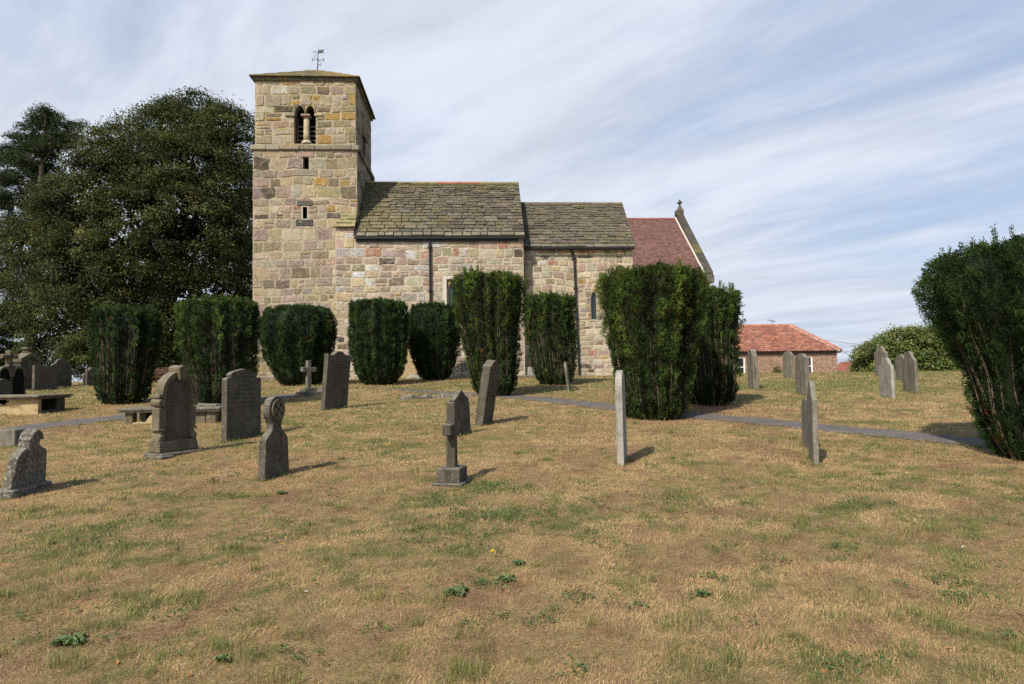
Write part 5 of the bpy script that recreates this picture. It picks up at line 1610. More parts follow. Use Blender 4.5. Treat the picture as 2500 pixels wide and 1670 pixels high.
gx_ = axis(-18, 22, .16, 120, 46); gy_ = np.concatenate([-np.geomspace(.3, 12, 14).cumsum()[::-1] + 1.0, np.arange(1.2, 36, .16), 36 + np.geomspace(.2, 160, 60).cumsum()])
GX, GY = np.meshgrid(gx_, gy_)
GZ = ground(GX, GY)
g = greenness(GX, GY)
c0 = np.array([.40, .285, .145]); c1 = np.array([.19, .19, .07]); c2 = np.array([.32, .20, .115])
f1 = sstep(-.02, .22, g)[..., None]; f2 = sstep(-.12, -.30, g)[..., None]
GC = c0 * (1 - f1) + c1 * f1; GC = GC * (1 - f2) + c2 * f2
far = sstep(45, 80, GY)[..., None]
GC = GC * (1 - far) + np.array([.07, .085, .03]) * far
nx_, ny_ = len(gx_), len(gy_)
V = np.stack([GX, GY, GZ], -1).reshape(-1, 3)
ii = np.arange(nx_ * ny_).reshape(ny_, nx_)
Fq = np.stack([ii[:-1, :-1], ii[:-1, 1:], ii[1:, 1:], ii[1:, :-1]], -1).reshape(-1, 4)
me = bpy.data.meshes.new('ground')
me.vertices.add(len(V)); me.vertices.foreach_set('co', V.astype(np.float32).ravel())
me.loops.add(Fq.size); me.loops.foreach_set('vertex_index', Fq.astype(np.int32).ravel())
me.polygons.add(len(Fq)); me.polygons.foreach_set('loop_start', np.arange(len(Fq), dtype=np.int32) * 4)
ca = me.color_attributes.new('col', 'FLOAT_COLOR', 'POINT'); ca.data.foreach_set('color', rgba(GC.reshape(-1, 3)).astype(np.float32).ravel())
me.polygons.foreach_set('use_smooth', np.ones(len(Fq), bool))
t = NT('dry_turf'); o_ = t.obj(); c = t.attr()
c = t.bright(c, t.rng(t.noise(o_, 9, 8, .7), .3, .7, .55, 1.25))
c = t.bright(c, t.rng(t.noise(o_, 60, 5, .7), .3, .7, .6, 1.3))
hh = t.math('ADD', t.noise(o_, 45, 6, .7), t.math('MULTIPLY', t.noise(o_, 8, 4), .8))
me.materials.append(t.pbr(c, .95, .1, t.bump(hh, .9, .04)))
me.update(calc_edges=True)
tag(link('ground', me), 'sloping churchyard lawn of dry straw-coloured grass', None, None, 'structure')

# path
mb = MB()
tan = np.gradient(PATH, axis=0); tan /= np.linalg.norm(tan, axis=1, keepdims=True)
nor = np.stack([-tan[:, 1], tan[:, 0]], 1)
cols = np.linspace(-1, 1, 7)
for i, (c, n_) in enumerate(zip(PATH, nor)):
    wob = .04 * math.sin(i * .7) + .03 * math.sin(i * 1.9)
    for k in cols:
        q = c + n_ * (PW + wob * (1 if k > 0 else -1) * abs(k)) * k
        mb.v.append((q[0], q[1], gz(q[0], q[1]) + .010 + .012 * (1 - k * k))); mb.c.append((.12, .115, .11))
w7 = len(cols)
for i in range(len(PATH) - 1):
    for k in range(w7 - 1): mb.f.append((i * w7 + k, i * w7 + k + 1, (i + 1) * w7 + k + 1, (i + 1) * w7 + k))
t = NT('old_asphalt'); o_ = t.obj()
c = t.bright((.135, .122, .115), t.rng(t.noise(o_, 3, 6, .65), .3, .7, .75, 1.25))
c = t.mix(t.rng(t.noise(o_, 160, 2), .55, .7, 0, .5), c, (.25, .23, .21))
vo = t.n('ShaderNodeTexVoronoi', feature='DISTANCE_TO_EDGE', i_Vector=o_, i_Scale=1.1)
c = t.mix(t.math('MULTIPLY', t.rng(vo.outputs['Distance'], .0, .012, 1, 0), .7), c, (.03, .028, .025))
c = t.mix(t.math('MULTIPLY', t.rng(t.noise(o_, 1.7, 6, .7), .52, .64, 0, 1), .55), c, (.20, .14, .085))
tag(mb.build('path', t.pbr(c, .92, .15, t.bump(t.noise(o_, 120, 3), .5, .008)), smooth=True), 'narrow grey asphalt path curving across the lawn', None, None, 'structure')

# grass: every blade a thin bent triangle pair, thinner and denser close by
rs = np.random.default_rng(3)


def scatter(y0, y1, dens, margin=1.0):
    hw = lambda y: y * .80 + margin
    A_ = (hw(y0) + hw(y1)) * (y1 - y0)
    n = int(A_ * dens)
    y = rs.uniform(y0, y1, n); x = rs.uniform(-1, 1, n) * hw(y1)
    k = np.abs(x + .06 * -y * 0) < hw(y) * 1.0
    x = x + y * math.tan(R(3.45))
    x, y = x[k], y[k]
    d = path_dist(x, y)
    ok = d > PW - .06 - .22 * (fbm(x * 2.3, y * 2.3, 97, 3) - .42) + rs.uniform(0, .05, len(x))
    ok &= ~((y > YT - .25) & (x > tx0 - .1)) & (y < 36)
    return x[ok], y[ok]


bx, by = [], []
BV, BC = [], []
for (y0, y1, dens, ln, wd) in ((2.2, 4.0, 10500, .033, .0024), (4.0, 6, 6800, .034, .0030), (6, 9, 3600, .036, .0042), (9, 14, 1700, .042, .0065), (14, 22, 640, .05, .011), (22, 35, 260, .06, .018)):
    x, y = scatter(y0, y1, dens)
    g = greenness(x, y)
    tuft = fbm(x * 9, y * 9, 61, 2)                       # little tussocks
    gr = rs.uniform(0, 1, len(x)) < np.clip(sstep(-.10, .30, g) * .85 + .10 + .5 * sstep(.66, .80, tuft) * sstep(-.15, .2, g), 0, .68)
    n = len(x); z = ground(x, y)
    az = rs.uniform(0, 2 * math.pi, n)
    flow = fbm(x * 1.3, y * 1.3, 71, 2) * 12              # the mown straw lies in swathes
    az = np.where(gr, az, flow + rs.normal(0, 1.0, n))
    tilt = np.where(gr, rs.uniform(.15, .9, n), np.clip(rs.normal(1.2, .28, n), .4, 1.52))
    L = ln * rs.uniform(.55, 1.45, n) * np.where(gr, .75 + 1.0 * sstep(.55, .8, tuft), 1.0)
    d0 = np.stack([np.cos(az) * np.sin(tilt * .7), np.sin(az) * np.sin(tilt * .7), np.cos(tilt * .7)], 1)
    d1 = np.stack([np.cos(az) * np.sin(tilt * 1.15), np.sin(az) * np.sin(tilt * 1.15), np.cos(tilt * 1.15)], 1)
    sd = np.stack([-np.sin(az + rs.normal(0, .5, n)), np.cos(az), np.zeros(n)], 1)
    w_ = (wd * rs.uniform(.7, 1.3, n))[:, None]
    b = np.stack([x, y, z - .004], 1); m = b + d0 * L[:, None] * .55; tp = m + d1 * L[:, None] * .5
    V = np.stack([b - sd * w_ * .5, b + sd * w_ * .5, m + sd * w_ * .42, tp, m - sd * w_ * .42], 1)
    pal_s = np.array([(.65, .45, .22), (.70, .50, .25), (.59, .40, .19), (.63, .405, .195), (.51, .34, .17), (.68, .50, .27)])
    pal_g = np.array([(.25, .265, .08), (.20, .24, .07), (.31, .29, .105), (.36, .31, .13), (.18, .22, .075)])
    c = np.where(gr[:, None], pal_g[rs.integers(0, 5, n)], pal_s[rs.integers(0, 6, n)]) * np.exp(rs.normal(0, .11, (n, 1)))
    bare_ = sstep(-.14, -.32, g)[:, None]
    c = c * (1 - bare_ * .45) + bare_ * .45 * np.array([.50, .33, .18])
    c = c * (.72 + .5 * fbm(x * 3.2, y * 3.2, 83, 3) + .12 * (fbm(x * .8, y * .8, 84, 2) - .5))[:, None]
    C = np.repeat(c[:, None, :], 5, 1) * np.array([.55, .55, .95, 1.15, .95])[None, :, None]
    BV.append(V); BC.append(C)
tx_, ty_2 = [], []
for k in range(190):                            # upright green tufts, a hand or two across
    p = hit(rs.uniform(-40, 2540), 1030 + 640 * rs.uniform(0, 1) ** .9)
    n = int(rs.integers(25, 90)); r = rs.uniform(.025, .075)
    tx_.append(rs.normal(p.x, r * 1.2, n)); ty_2.append(rs.normal(p.y, r, n))
for (px, py) in ((1140, 1650), (970, 1600), (170, 1625), (560, 1340), (640, 1215), (555, 1210), (720, 1560), (1110, 1640), (1150, 1660), (1660, 1540), (2040, 1520), (2230, 1500), (2300, 1540), (310, 1340), (590, 1215), (910, 1470), (300, 1465), (370, 1480)):
    p = hit(px, py); n = 110
    tx_.append(rs.normal(p.x, .06, n)); ty_2.append(rs.normal(p.y, .05, n))
for (fx, fy, rz_, fw, ft) in FOOT:              # longer grass the mower cannot reach round every stone
    n = int(200 * fw) if fy < 16 else int(110 * fw)
    u = rs.uniform(-.56, .56, n) * fw; v = np.where(rs.uniform(0, 1, n) < .6, rs.uniform(-.07, .0, n), ft + rs.uniform(0, .07, n))
    sid = rs.uniform(0, 1, n) < .22; u = np.where(sid, np.sign(u) * (fw * .5 + rs.uniform(0, .06, n)), u); v = np.where(sid, rs.uniform(-.03, ft + .03, n), v)
    tx_.append(fx + u * math.cos(rz_) - v * math.sin(rz_)); ty_2.append(fy + u * math.sin(rz_) + v * math.cos(rz_))
x = np.concatenate(tx_); y = np.concatenate(ty_2); k = path_dist(x, y) > PW; x, y = x[k], y[k]
n = len(x); z = ground(x, y); az = rs.uniform(0, 6.28, n); tilt = rs.uniform(.1, .9, n); L = rs.uniform(.035, .095, n)
d0 = np.stack([np.cos(az) * np.sin(tilt * .6), np.sin(az) * np.sin(tilt * .6), np.cos(tilt * .6)], 1)
d1 = np.stack([np.cos(az) * np.sin(tilt * 1.4), np.sin(az) * np.sin(tilt * 1.4), np.cos(tilt * 1.4)], 1)
sd = np.stack([-np.sin(az), np.cos(az), np.zeros(n)], 1); w_ = np.clip(.0011 * np.hypot(x, y) * .45, .0025, .012)[:, None]
b = np.stack([x, y, z - .004], 1); m = b + d0 * L[:, None] * .55; tp = m + d1 * L[:, None] * .5
BV.append(np.stack([b - sd * w_ * .5, b + sd * w_ * .5, m + sd * w_ * .42, tp, m - sd * w_ * .42], 1))
tc_ = np.array([(.19, .25, .065), (.16, .22, .06), (.25, .275, .085), (.45, .36, .17)])[rs.integers(0, 4, n)] * np.exp(rs.normal(0, .2, (n, 1)))
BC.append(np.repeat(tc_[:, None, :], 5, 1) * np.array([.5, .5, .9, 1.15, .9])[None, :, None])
BV = np.concatenate(BV); BC = np.concatenate(BC)
nb = len(BV)
V = BV.reshape(-1, 3)
np_mesh_name = 'grass'
me = bpy.data.meshes.new('grass')
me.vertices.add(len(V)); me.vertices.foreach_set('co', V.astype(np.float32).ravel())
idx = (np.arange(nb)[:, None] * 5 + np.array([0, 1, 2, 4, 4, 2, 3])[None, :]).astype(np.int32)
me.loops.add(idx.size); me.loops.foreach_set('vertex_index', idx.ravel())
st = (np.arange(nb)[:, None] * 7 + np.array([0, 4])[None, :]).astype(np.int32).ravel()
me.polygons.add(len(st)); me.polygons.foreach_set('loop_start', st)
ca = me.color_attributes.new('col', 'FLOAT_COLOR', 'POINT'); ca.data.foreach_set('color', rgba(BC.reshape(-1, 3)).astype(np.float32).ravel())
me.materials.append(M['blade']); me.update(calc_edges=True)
tag(link('grass', me), 'short dry grass with scattered green blades', 'grass', None, 'stuff')

# clover and small weeds: flat leaf patches, nobody could count them
cs = []
for (px, py, n, sp) in ((1060, 1212, 60, .22), (1090, 1235, 60, .25), (1190, 1185, 90, .28), (1215, 1200, 60, .25), (1260, 1262, 90, .45), (1170, 1265, 70, .35), (1130, 1290, 90, .5), (1090, 1325, 70, .4), (1370, 1250, 40, .3), (1290, 1275, 60, .3),
                        (1400, 1300, 40, .35), (1080, 1175, 40, .2), (560, 1215, 40, .25), (925, 1098, 60, .4), (940, 1112, 40, .3), (1180, 1440, 30, .1), (960, 1075, 40, .5), (1640, 1220, 40, .4), (1680, 1235, 40, .3), (400, 1150, 40, .5), (290, 1180, 30, .5), (330, 1320, 40, .4), (2100, 1240, 40, .3),
                        (1470, 1330, 30, .3), (860, 1200, 30, .4), (800, 1220, 30, .3), (700, 1300, 40, .4), (980, 1290, 30, .4), (260, 1105, 30, .4), (620, 1330, 30, .3)):
    p = hit(px, py)
    n = int(n * .6); cs.append(np.stack([rs.normal(p.x, sp * .6, n), rs.normal(p.y, sp * .45, n)], 1))
for k in range(130):
    p = hit(rs.uniform(-20, 2520), 1010 + 640 * rs.uniform(0, 1) ** 1.5); n = int(rs.integers(3, 11))
    cs.append(np.stack([rs.normal(p.x, .07, n), rs.normal(p.y, .06, n)], 1))
cs = np.concatenate(cs); cs = cs[path_dist(cs[:, 0], cs[:, 1]) > PW]
cs = np.repeat(cs, 5, 0) + rs.normal(0, .022, (len(cs) * 5, 2))
n = len(cs); z = ground(cs[:, 0], cs[:, 1]) + rs.uniform(.012, .045, n)
nr = unit(np.array([0, 0, 1.0]) + rs.normal(0, .45, (n, 3)))
V = leaf_quads(np.stack([cs[:, 0], cs[:, 1], z], 1), unit(np.cross(nr, rand_unit(n))), rs.uniform(.018, .036, n), rs.uniform(.009, .018, n), nr)
pg = np.array([(.075, .135, .035), (.095, .15, .05), (.06, .11, .04), (.12, .16, .07)])
C = np.repeat(pg[rs.integers(0, 4, n)] * np.exp(rs.normal(0, .2, (n, 1))), 4, 0)
o = np_mesh('clover', V, 4, rgba(C), M['beech_leaf'])
tag(o, 'low green clover and weeds spread through the dry grass', 'weeds', None, 'stuff')


# broad-leaved rosettes
def rosette(px, py, r, n, lab, tone=1.0):
    r *= .8; n = int(n * 1.5)
    p = hit(px, py); V = []; C = []
    mb = MB()
    for i in range(n):
        a = rs.uniform(0, 6.28); l = r * rs.uniform(.55, 1.1); w = l * rs.uniform(.22, .34)
        d = np.array([math.cos(a), math.sin(a)]); s = np.array([-d[1], d[0]])
        st = [(0, .008, .2), (.25, .022, .7), (.55, .028, 1.0), (.85, .02, .65), (1.0, .012, .05)]
        pts = []
        for (t_, h, ww) in st:
            for q in (-1, 0, 1): pts.append((d[0] * l * t_ + s[0] * w * ww * q, d[1] * l * t_ + s[1] * w * ww * q, h + (-.008 if q == 0 else .006) + .01 * math.sin(t_ * 9 + q + i)))
        fs = []
        for k in range(4):
            for q in (0, 1): fs.append((k * 3 + q, k * 3 + q + 1, k * 3 + q + 4, k * 3 + q + 3))
        g = math.exp(rs.normal(0, .2)) * tone
        mb.add(pts, fs, (.13 * g, .18 * g, .065 * g))
    o = mb.build('dock_plant', M['laurel_leaf'], None, p, smooth=True)
    return tag(o, lab, 'weed', 'broad-leaved weeds in the lawn')


for (px, py, r, n, lab) in ((1118, 1450, .12, 16, 'dark green broad-leaved weed flat on the dry grass, nearest the centre foreground'), (1240, 1425, .10, 14, 'broad-leaved weed with a grassy side, right of the darkest centre weed'),
                            (172, 1577, .12, 16, 'wide dark broad-leaved weed near the lower left corner'), (545, 1622, .06, 9, 'small grey-green weed rosette beside a white feather'), (1715, 1460, .07, 8, 'single broad-leaved weed on the bare right half of the lawn'),
                            (1265, 1380, .08, 10, 'pale weed rosette above the pair of centre weeds'), (690, 1208, .09, 9, 'dark weed on the bare soil below the wheel-headed stone')):
    rosette(px, py, r, n, lab)


# dandelions, feathers and fallen leaves: build one of each, copy the rest
def spread(proto, parts, places, labels, group, cat, sc=1.0):
    first = True
    for (px, py), lab in zip(places, labels):
        p = hit(px, py)
        if first: r = proto; first = False
        else:
            r = proto.copy(); COL.objects.link(r)
            for ch in parts:
                c = ch.copy(); COL.objects.link(c); c.parent = r
        r.location = p; r.rotation_euler = (rs.normal(0, .12), rs.normal(0, .12), rs.uniform(0, 6.28)); r.scale = [rs.uniform(.8, 1.2) * sc] * 3
        tag(r, lab, cat, group)


d0 = thing('dandelion', 'yellow dandelion', 'flower')
mb = MB(); mb.tube([(0, 0, 0), (.006, 0, .03), (.004, .002, .065)], .003, 5, (.15, .2, .06)); p1 = mb.build('stem', M['petal'], d0)
mb = MB()
for i in range(22):
    a = i * 2.4; l = .022 * (1 - i * .02)
    mb.add([(.004, .002, .065), (.004 + l * math.cos(a - .2), .002 + l * math.sin(a - .2), .066 + i * .0006), (.004 + l * 1.1 * math.cos(a), .002 + l * 1.1 * math.sin(a), .068 + i * .0006), (.004 + l * math.cos(a + .2), .002 + l * math.sin(a + .2), .066 + i * .0006)], [(0, 1, 2, 3)], (.75, .50, .01))
p2 = mb.build('flower_head', M['petal'], d0)
dl = [(118, 1025), (260, 1110), (178, 1165), (146, 1163), (218, 1237), (273, 1255), (380, 1155), (504, 1156), (760, 1152), (775, 1153), (768, 1160), (873, 1098), (945, 1095), (1205, 1363), (1190, 1172), (1553, 1240), (952, 1092), (690, 1340), (775, 1182), (1070, 935)]
spread(d0, (p1, p2), dl, ['small yellow dandelion flower in the dry grass'] * len(dl), 'dandelions in the lawn', 'flower', .72)
mb = MB()
for i in range(7):
    a, b = i / 7, (i + 1) / 7; w = lambda t_: .016 * math.sin(math.pi * min(1, t_ * 1.05 + .06)) + .001
    mb.add([(a * .09, -w(a), .012 + .018 * a * a), (b * .09, -w(b), .012 + .018 * b * b), (b * .09, w(b) * .8, .02 + .018 * b * b), (a * .09, w(a) * .8, .02 + .018 * a * a)], [(0, 1, 2, 3)], (.62, .60, .60))
mb.tube([(-.02, 0, .012), (.085, 0, .032)], .0014, 4, (.6, .58, .52))
f0 = mb.build('feather', M['petal'], None)
fl = [(743, 1445), (1128, 1516), (562, 1600), (1496, 1382), (1576, 1565), (2156, 1200), (2460, 1315), (2347, 1340), (2340, 1480), (2255, 1010), (980, 1302)]
spread(f0, (), fl, ['small white feather lying on the dry grass'] * len(fl), 'white feathers on the lawn', 'feather', .5)
mb = MB()
q = [(-.05, 0, .012), (-.02, -.026, .024), (.02, -.024, .028), (.055, 0, .018), (.02, .022, .030), (-.02, .026, .022), (0, 0, .012)]
mb.add(q, [(0, 1, 6), (1, 2, 6), (2, 3, 6), (3, 4, 6), (4, 5, 6), (5, 0, 6)], (.30, .15, .06))
l0 = mb.build('fallen_leaf', M['petal'], None)
ll_ = [(284, 1624), (2012, 1655), (2025, 1446), (2450, 1183), (2314, 1587), (2120, 1627), (460, 1660), (980, 1451), (1110, 1627), (1676, 1255), (2490, 1505), (300, 1560)]
spread(l0, (), ll_, ['curled orange-brown fallen leaf on the dry grass'] * len(ll_), 'fallen leaves on the lawn', 'leaf', .5)

# ================================================================== cottage beyond the bank
YH = 50.0
hz = at(1900, 858, YH).z; hr = YH + 3.2; hrz = at(1860, 796, hr).z
hx1 = at(2044, 880, YH).x; hx0 = at(1640, 880, YH).x; hb = gz((hx0 + hx1) / 2, YH) - .5
rx1 = at(1931, 796, hr).x
cot = thing('cottage', 'red brick cottage with hipped red pantile roof and white sash windows', 'house', ((hx0 + hx1) / 2, YH, hb + .5))
HO = -Vector(cot.location)
wins = [(at(1772, 900, YH).x, at(1820, 900, YH).x), (at(1944, 900, YH).x, at(1985, 900, YH).x)]
wz0, wz1 = at(1900, 919, YH).z, at(1900, 871, YH).z
mb = MB()
xs_ = [hx0] + [v for w in wins for v in w] + [hx1]
for i in range(0, len(xs_), 2): mb.box(xs_[i], xs_[i + 1], YH, YH + .3, hb, hz)
for (a, b) in wins: mb.box(a, b, YH, YH + .3, hb, wz0); mb.box(a, b, YH, YH + .3, wz1, hz)
mb.box(hx1 - .3, hx1, YH + .3, YH + 6.4, hb, hz); mb.box(hx0, hx0 + .3, YH + .3, YH + 6.4, hb, hz); mb.box(hx0 + .3, hx1 - .3, YH + 6.1, YH + 6.4, hb, hz)
mb.build('brick_wall', M['brick'], cot, HO)
for (a, b) in wins:
    m = (a + b) / 2; zm = (wz0 + wz1) / 2; e = .07
    mb = MB()
    for (p, q, r, s) in ((a, a + e * 1.6, wz0, wz1), (b - e * 1.6, b, wz0, wz1), (a + e * 1.6, b - e * 1.6, wz0, wz0 + e * 1.3), (a + e * 1.6, b - e * 1.6, wz1 - e * 1.1, wz1), (a + e * 1.6, b - e * 1.6, zm - .035, zm + .035)):
        mb.box(p, q, YH + .05, YH + .16, r, s)
    mb.box(m - .025, m + .025, YH + .07, YH + .13, wz0 + e, zm - .035); mb.box(m - .025, m + .025, YH + .07, YH + .13, zm + .035, wz1 - e)
    mb.box(a - .12, b + .12, YH - .10, YH + .05, wz0 - .10, wz0 - .002)
    wf = mb.build('sash_window', M['white'], cot, HO)
    mb = MB(); mb.box(a + e, b - e, YH + .10, YH + .11, wz0 + .02, wz1 - .02); mb.build('pane', M['pane'], wf)
mb = MB()                                      # pantiles: rolled strips in overlapping courses
oh = .22; slope = Vector((0, hr - (YH - oh), hrz - (hz - .02))); nC = 14; pitch = .235
nrm = Vector((0, -slope.z, slope.y)).normalized()
def pantile(x, t0, t1, col, org, ux, sl, nr):
    n = 6; vs = []
    for t_, lift in ((t0, .045), (t1, .012)):
        for k in range(n + 1):
            u = k / n; h = .045 * (math.sin(u * 2 * math.pi - 1.1) * .5 + .5)
            vs.append(org + ux * (x + u * pitch * 1.06) + sl * t_ + nr * (h + lift))
    fs = [(k, k + 1, n + 2 + k, n + 1 + k) for k in range(n)]
    vs += [v - nr * .022 for v in vs[:n + 1]]
    fs += [(2 * n + 2 + k, 2 * n + 3 + k, k + 1, k) for k in range(n)]
    mb.add(vs, fs, col)
rcol = lambda: shade(random.choice([(.31, .13, .085), (.28, .12, .08), (.335, .145, .095), (.24, .105, .08), (.32, .16, .115)]), .72, 1.2)
org = Vector((hx0 - .2, YH - oh, hz - .02)); Lr = hx1 + .2 - (hx0 - .2)
hipx = lambda t_: Lr - (hx1 + .2 - rx1) * t_
for r in range(nC):
    k = 0
    while k * pitch < hipx((r + .6) / nC):
        pantile(k * pitch, r / nC, min(1.02, (r + 1.25) / nC), rcol(), org, Vector((1, 0, 0)), slope, nrm); k += 1
# back slope and hip end
bk = [Vector((hx0 - .2, 2 * hr - YH + oh, hz - .02)), Vector((hx1 + .2, 2 * hr - YH + oh, hz - .02)), Vector((rx1, hr, hrz)), Vector((hx0 - .2, hr, hrz))]
mb.add(bk, [(0, 1, 2, 3)], (.4, .14, .08))
e0, e1 = Vector((hx1 + .2, YH - oh, hz - .02)), Vector((hx1 + .2, 2 * hr - YH + oh, hz - .02))
mb.add([e0, e1, Vector((rx1, hr, hrz))], [(0, 1, 2)], (.38, .13, .08))
mb.add([org - nrm * .01, e0 - nrm * .01, Vector((rx1, hr, hrz - .02)), Vector((hx0 - .2, hr, hrz - .02))], [(0, 1, 2, 3)], (.2, .08, .05))
roof = mb.build('pantile_roof', M['tile'], cot, HO)
mb = MB()
def half_round(a, b, n, col):
    a, b = Vector(a), Vector(b)
    for i in range(n):
        p, q = a.lerp(b, i / n), a.lerp(b, (i + 1.06) / n)
        mb.tube([p, q], [.13, .115], 8, shade(col, .8, 1.15), caps=False)
half_round((hx0 - .2, hr, hrz + .02), (rx1, hr, hrz + .02), 22, (.42, .17, .11))
half_round((rx1, hr, hrz + .02), e0 + Vector((0, 0, .07)), 13, (.40, .16, .10))
half_round((rx1, hr, hrz + .02), e1 + Vector((0, 0, .07)), 13, (.40, .16, .10))
mb.build('hip_tiles', M['tile'], roof)
mb = MB()
for i in range(24):
    p = Vector((rx1, hr, hrz)).lerp(e0, (i + .5) / 24) + Vector((-.16, -.05, .04)); mb.box(p.x - .09, p.x + .08, p.y - .06, p.y + .06, p.z - .07, p.z + .03 * random.random(), (.5, .45, .36))
mb.build('mortar_bedding', M['plaster'], roof)
mb = MB(); mb.tube([(hx0, YH - .16, hz - .10), (hx1 + .2, YH - .16, hz - .10)], .055, 8); mb.box(hx0, hx1 + .14, YH - .06, YH, hz - .16, hz - .04); mb.build('gutter', M['gutter'], cot, HO)
mb = MB(); ax = at(1884, 780, hr).x
mb.tube([(ax, hr, hrz - .1), (ax + .03, hr, at(1884, 784, hr).z)], .02, 6)
az_ = at(1884, 783, hr).z
mb.tube([(ax - .32, hr - .1, az_ + .06), (ax + .32, hr + .1, az_ - .08)], .015, 5)
for k in range(6): mb.tube([(ax - .28 + k * .11, hr - .25, az_ + .05 - k * .022), (ax - .28 + k * .11, hr + .25, az_ + .05 - k * .022)], .010, 4)
mb.build('tv_aerial', M['iron'], cot, HO)

# low red roof and garden pier further down
p = at(2105, 915, 58)
out = thing('outhouse', 'low outhouse with a sloping red roof showing beyond the bank beside the rhododendron', 'building', (p.x, 58, p.z - 1.5))
oo = -Vector(out.location)
a, b = at(2068, 928, 58), at(2128, 882, 58)
mb = MB(); mb.hexa([(a.x, 58, a.z - .4), (b.x + 2, 58, a.z - .4), (b.x + 2, 63, a.z - .4), (a.x, 63, a.z - .4), (a.x, 58, a.z), (b.x, 58, b.z), (b.x, 63, b.z), (a.x, 63, a.z)], (.25, .1, .07))
nn = (b - a).normalized()
for i in range(16):
    q0, q1 = a.lerp(b, i / 16), a.lerp(b, (i + 1.1) / 16)
    for j in range(22):
        y = 57.85 + j * .23; cl = shade((.33, .12, .085), .75, 1.2)
        mb.hexa([(q0.x, y, q0.z + .01), (q1.x, y, q1.z + .01), (q1.x, y + .22, q1.z + .01), (q0.x, y + .22, q0.z + .01), (q0.x, y, q0.z + .07), (q1.x, y, q1.z + .03), (q1.x, y + .22, q1.z + .03), (q0.x, y + .22, q0.z + .07)], cl)
mb.build('roof', M['tile'], out, oo)
mb = MB(); mb.box(a.x + .4, b.x + 1.8, 58.3, 62.7, a.z - 3, a.z - .39, (.3, .15, .1)); mb.build('wall', M['brick'], out, oo)
p = at(2055, 920, 56); w = 14 * mpp(p)
mb = MB(); mb.box(-w / 2, w / 2, 0, w, -2.5, .1); mb.box(-w / 2 - .04, w / 2 + .04, -.04, w + .04, .1, .2)
tag(mb.build('gate_pier', M['brick'], None, Vector((p.x, 56, at(2055, 910, 56).z))), 'short brick pier just beyond the right-hand corner of the cottage', 'pier')

# overhead wires running off from the cottage eave
e_ = Vector((hx1 + .2, YH - .1, hz))
for i, (px, py, Yw, sag, lab) in enumerate(((2420, 822, 75, .9, 'highest overhead wire running right from the cottage roof'), (2400, 862, 80, .5, 'level overhead wire from the cottage eave towards the rhododendron'), (2200, 905, 70, .3, 'steepest overhead wire dropping right from the cottage eave'))):
    a = e_ if i else Vector(at(1985, 826, 52)); b = Vector(at(px, py, Yw))
    pts = []
    for k in range(15):
        t_ = k / 14; q = a.lerp(b, t_); q.z -= sag * 4 * t_ * (1 - t_); pts.append(q)
    cw = Vector(pts[0]); mb = MB(); mb.tube([q - cw for q in pts], .014, 5)
    tag(mb.build('overhead_wire', M['iron'], None, cw), lab, 'wire', 'overhead wires by the cottage')
CLOUD_ROT, CLOUD_OFF, SKY_GAIN, SUN_E = 52.0, 0.0, 1.5, 5.0
DENOISE = False
# ================================================================== sky, sun, camera
SUN_EL, SUN_AZ = 43.0, 214.0                    # elevation; azimuth of the sun clockwise from +Y
w = bpy.data.worlds.new('World'); SC.world = w; w.use_nodes = True
nt = w.node_tree; nt.nodes.clear()
N = lambda typ, **kw: NT.n(type('q', (), {'t': nt})(), typ, **kw)
out = N('ShaderNodeOutputWorld'); bg = N('ShaderNodeBackground', i_Strength=.1)
sky = N('ShaderNodeTexSky'); sky.sky_type = 'NISHITA'; sky.sun_disc = False
sky.sun_elevation = R(SUN_EL); sky.sun_rotation = R(SUN_AZ); sky.air_density = 1.0; sky.dust_density = 1.2; sky.ozone_density = 1.6
tc = N('ShaderNodeTexCoord'); s = N('ShaderNodeSeparateXYZ', i_0=tc.outputs['Generated'])
mth = lambda op, a, b=0.0: N('ShaderNodeMath', operation=op, i_0=a, i_1=b).outputs[0]
mr = lambda v, a, b, c, d: N('ShaderNodeMapRange', i_Value=v, i_1=a, i_2=b, i_3=c, i_4=d, interpolation_type='SMOOTHSTEP').outputs[0]
zz = mth('ADD', mth('MAXIMUM', s.outputs[2], 0.0), .13)
pl = N('ShaderNodeCombineXYZ', i_X=mth('DIVIDE', s.outputs[0], zz), i_Y=mth('DIVIDE', s.outputs[1], zz)).outputs[0]
rot = N('ShaderNodeMapping', i_Vector=pl); rot.inputs['Rotation'].default_value = (0, 0, R(CLOUD_ROT))
warp = N('ShaderNodeTexNoise', i_Vector=rot.outputs[0], i_Scale=.6, i_Detail=2.0)
wv = N('ShaderNodeVectorMath', operation='SCALE', i_0=warp.outputs['Color']); wv.inputs['Scale'].default_value = .55
rw = N('ShaderNodeVectorMath', operation='ADD', i_0=rot.outputs[0], i_1=wv.outputs[0]).outputs[0]
def streak(sx, sy, off, det, rg):
    m = N('ShaderNodeMapping', i_Vector=rw); m.inputs['Scale'].default_value = (sx, sy, 1); m.inputs['Location'].default_value = (off, off * .7, 0)
    return N('ShaderNodeTexNoise', i_Vector=m.outputs[0], i_Scale=1.0, i_Detail=det, i_Roughness=rg).outputs['Fac']
big = streak(.42, 1.0, 3.1 + CLOUD_OFF, 6.0, .55); fine = streak(.9, 3.0, 7.7, 8.0, .62)
dens = mth('ADD', mth('MULTIPLY', big, .80), mth('MULTIPLY', fine, .20))
# thicker veil to the left and high up, bluer gaps low on the right
dens = mth('ADD', dens, mr(s.outputs[0], .12, .62, .04, -.085))
cov = mr(dens, .345, .54, .0, 1.0)
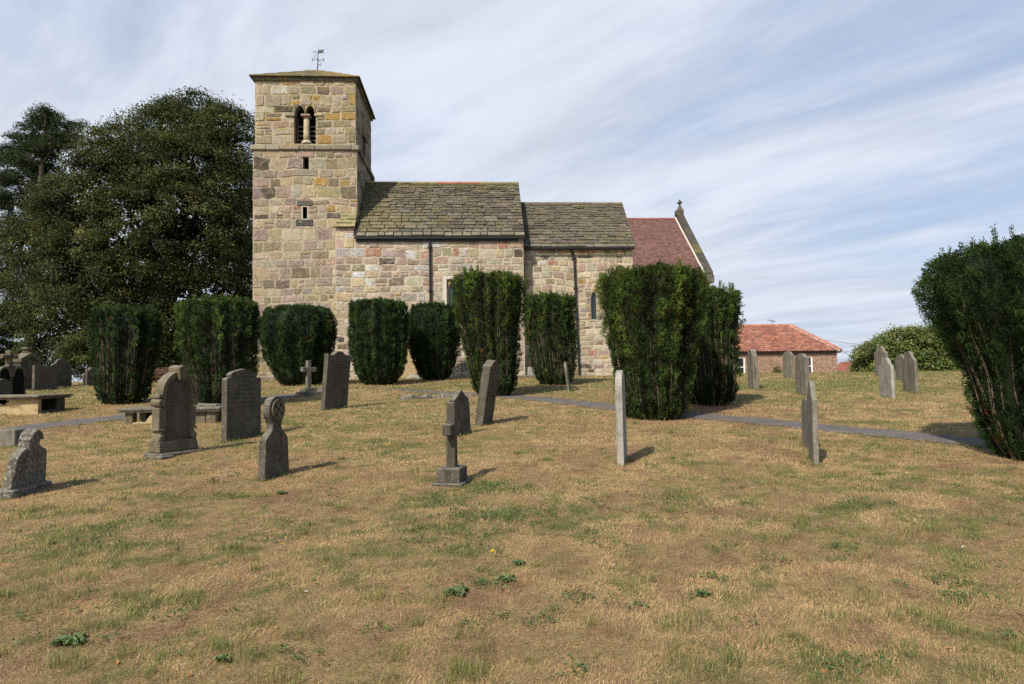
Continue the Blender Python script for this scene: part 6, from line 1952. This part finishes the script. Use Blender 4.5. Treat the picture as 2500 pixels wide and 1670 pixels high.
# cirrus veil covers the northern sky; thinned overhead and southward to weaken the fill light
front = mth('MULTIPLY', mr(s.outputs[1], .15, .62, 0.06, 1.0), mr(s.outputs[2], .5, .75, 1.0, .12))
cov = mth('MULTIPLY', mth('ADD', mth('MULTIPLY', cov, .62), .36), front)
tex = mr(fine, .3, .7, .88, 1.06)
cl = N('ShaderNodeVectorMath', operation='SCALE'); cl.inputs[0].default_value = (7.5, 7.95, 9.1); nt.links.new(tex, cl.inputs['Scale'])
mx = N('ShaderNodeMix', data_type='RGBA'); nt.links.new(cov, mx.inputs[0])
skb = N('ShaderNodeVectorMath', operation='SCALE', i_0=sky.outputs[0]); skb.inputs['Scale'].default_value = SKY_GAIN
gap = N('ShaderNodeMix', data_type='RGBA'); gap.inputs[0].default_value = .55; gap.inputs[7].default_value = (2.9, 4.5, 7.2, 1)
nt.links.new(mth('MULTIPLY', front, .65), gap.inputs[0])
nt.links.new(skb.outputs[0], gap.inputs[6]); nt.links.new(gap.outputs[2], mx.inputs[6]); nt.links.new(cl.outputs[0], mx.inputs[7])
nt.links.new(mx.outputs[2], bg.inputs['Color']); nt.links.new(bg.outputs[0], out.inputs['Surface'])

sd = bpy.data.lights.new('sun', 'SUN'); sd.energy = SUN_E; sd.angle = R(.53); sd.color = (1.0, .925, .80)
so = bpy.data.objects.new('sun', sd); COL.objects.link(so)
to = Vector((math.sin(R(SUN_AZ)) * math.cos(R(SUN_EL)), math.cos(R(SUN_AZ)) * math.cos(R(SUN_EL)), math.sin(R(SUN_EL))))
so.rotation_euler = to.to_track_quat('Z', 'Y').to_euler(); so.location = to * 60

cd = bpy.data.cameras.new('camera'); cd.sensor_width = 36; cd.sensor_fit = 'HORIZONTAL'; cd.lens = F / 2500 * 36
cd.clip_start = .05; cd.clip_end = 20000
cam = bpy.data.objects.new('camera', cd); COL.objects.link(cam)
cam.matrix_world = Matrix.Translation(EYE) @ CAM_ROT.to_4x4()
SC.camera = cam
SC.view_settings.view_transform = 'Standard'; SC.view_settings.look = 'None'; SC.view_settings.exposure = 0; SC.view_settings.gamma = 1
SC.cycles.max_bounces = 6; SC.cycles.diffuse_bounces = 3; SC.cycles.transmission_bounces = 3; SC.cycles.use_denoising = DENOISE
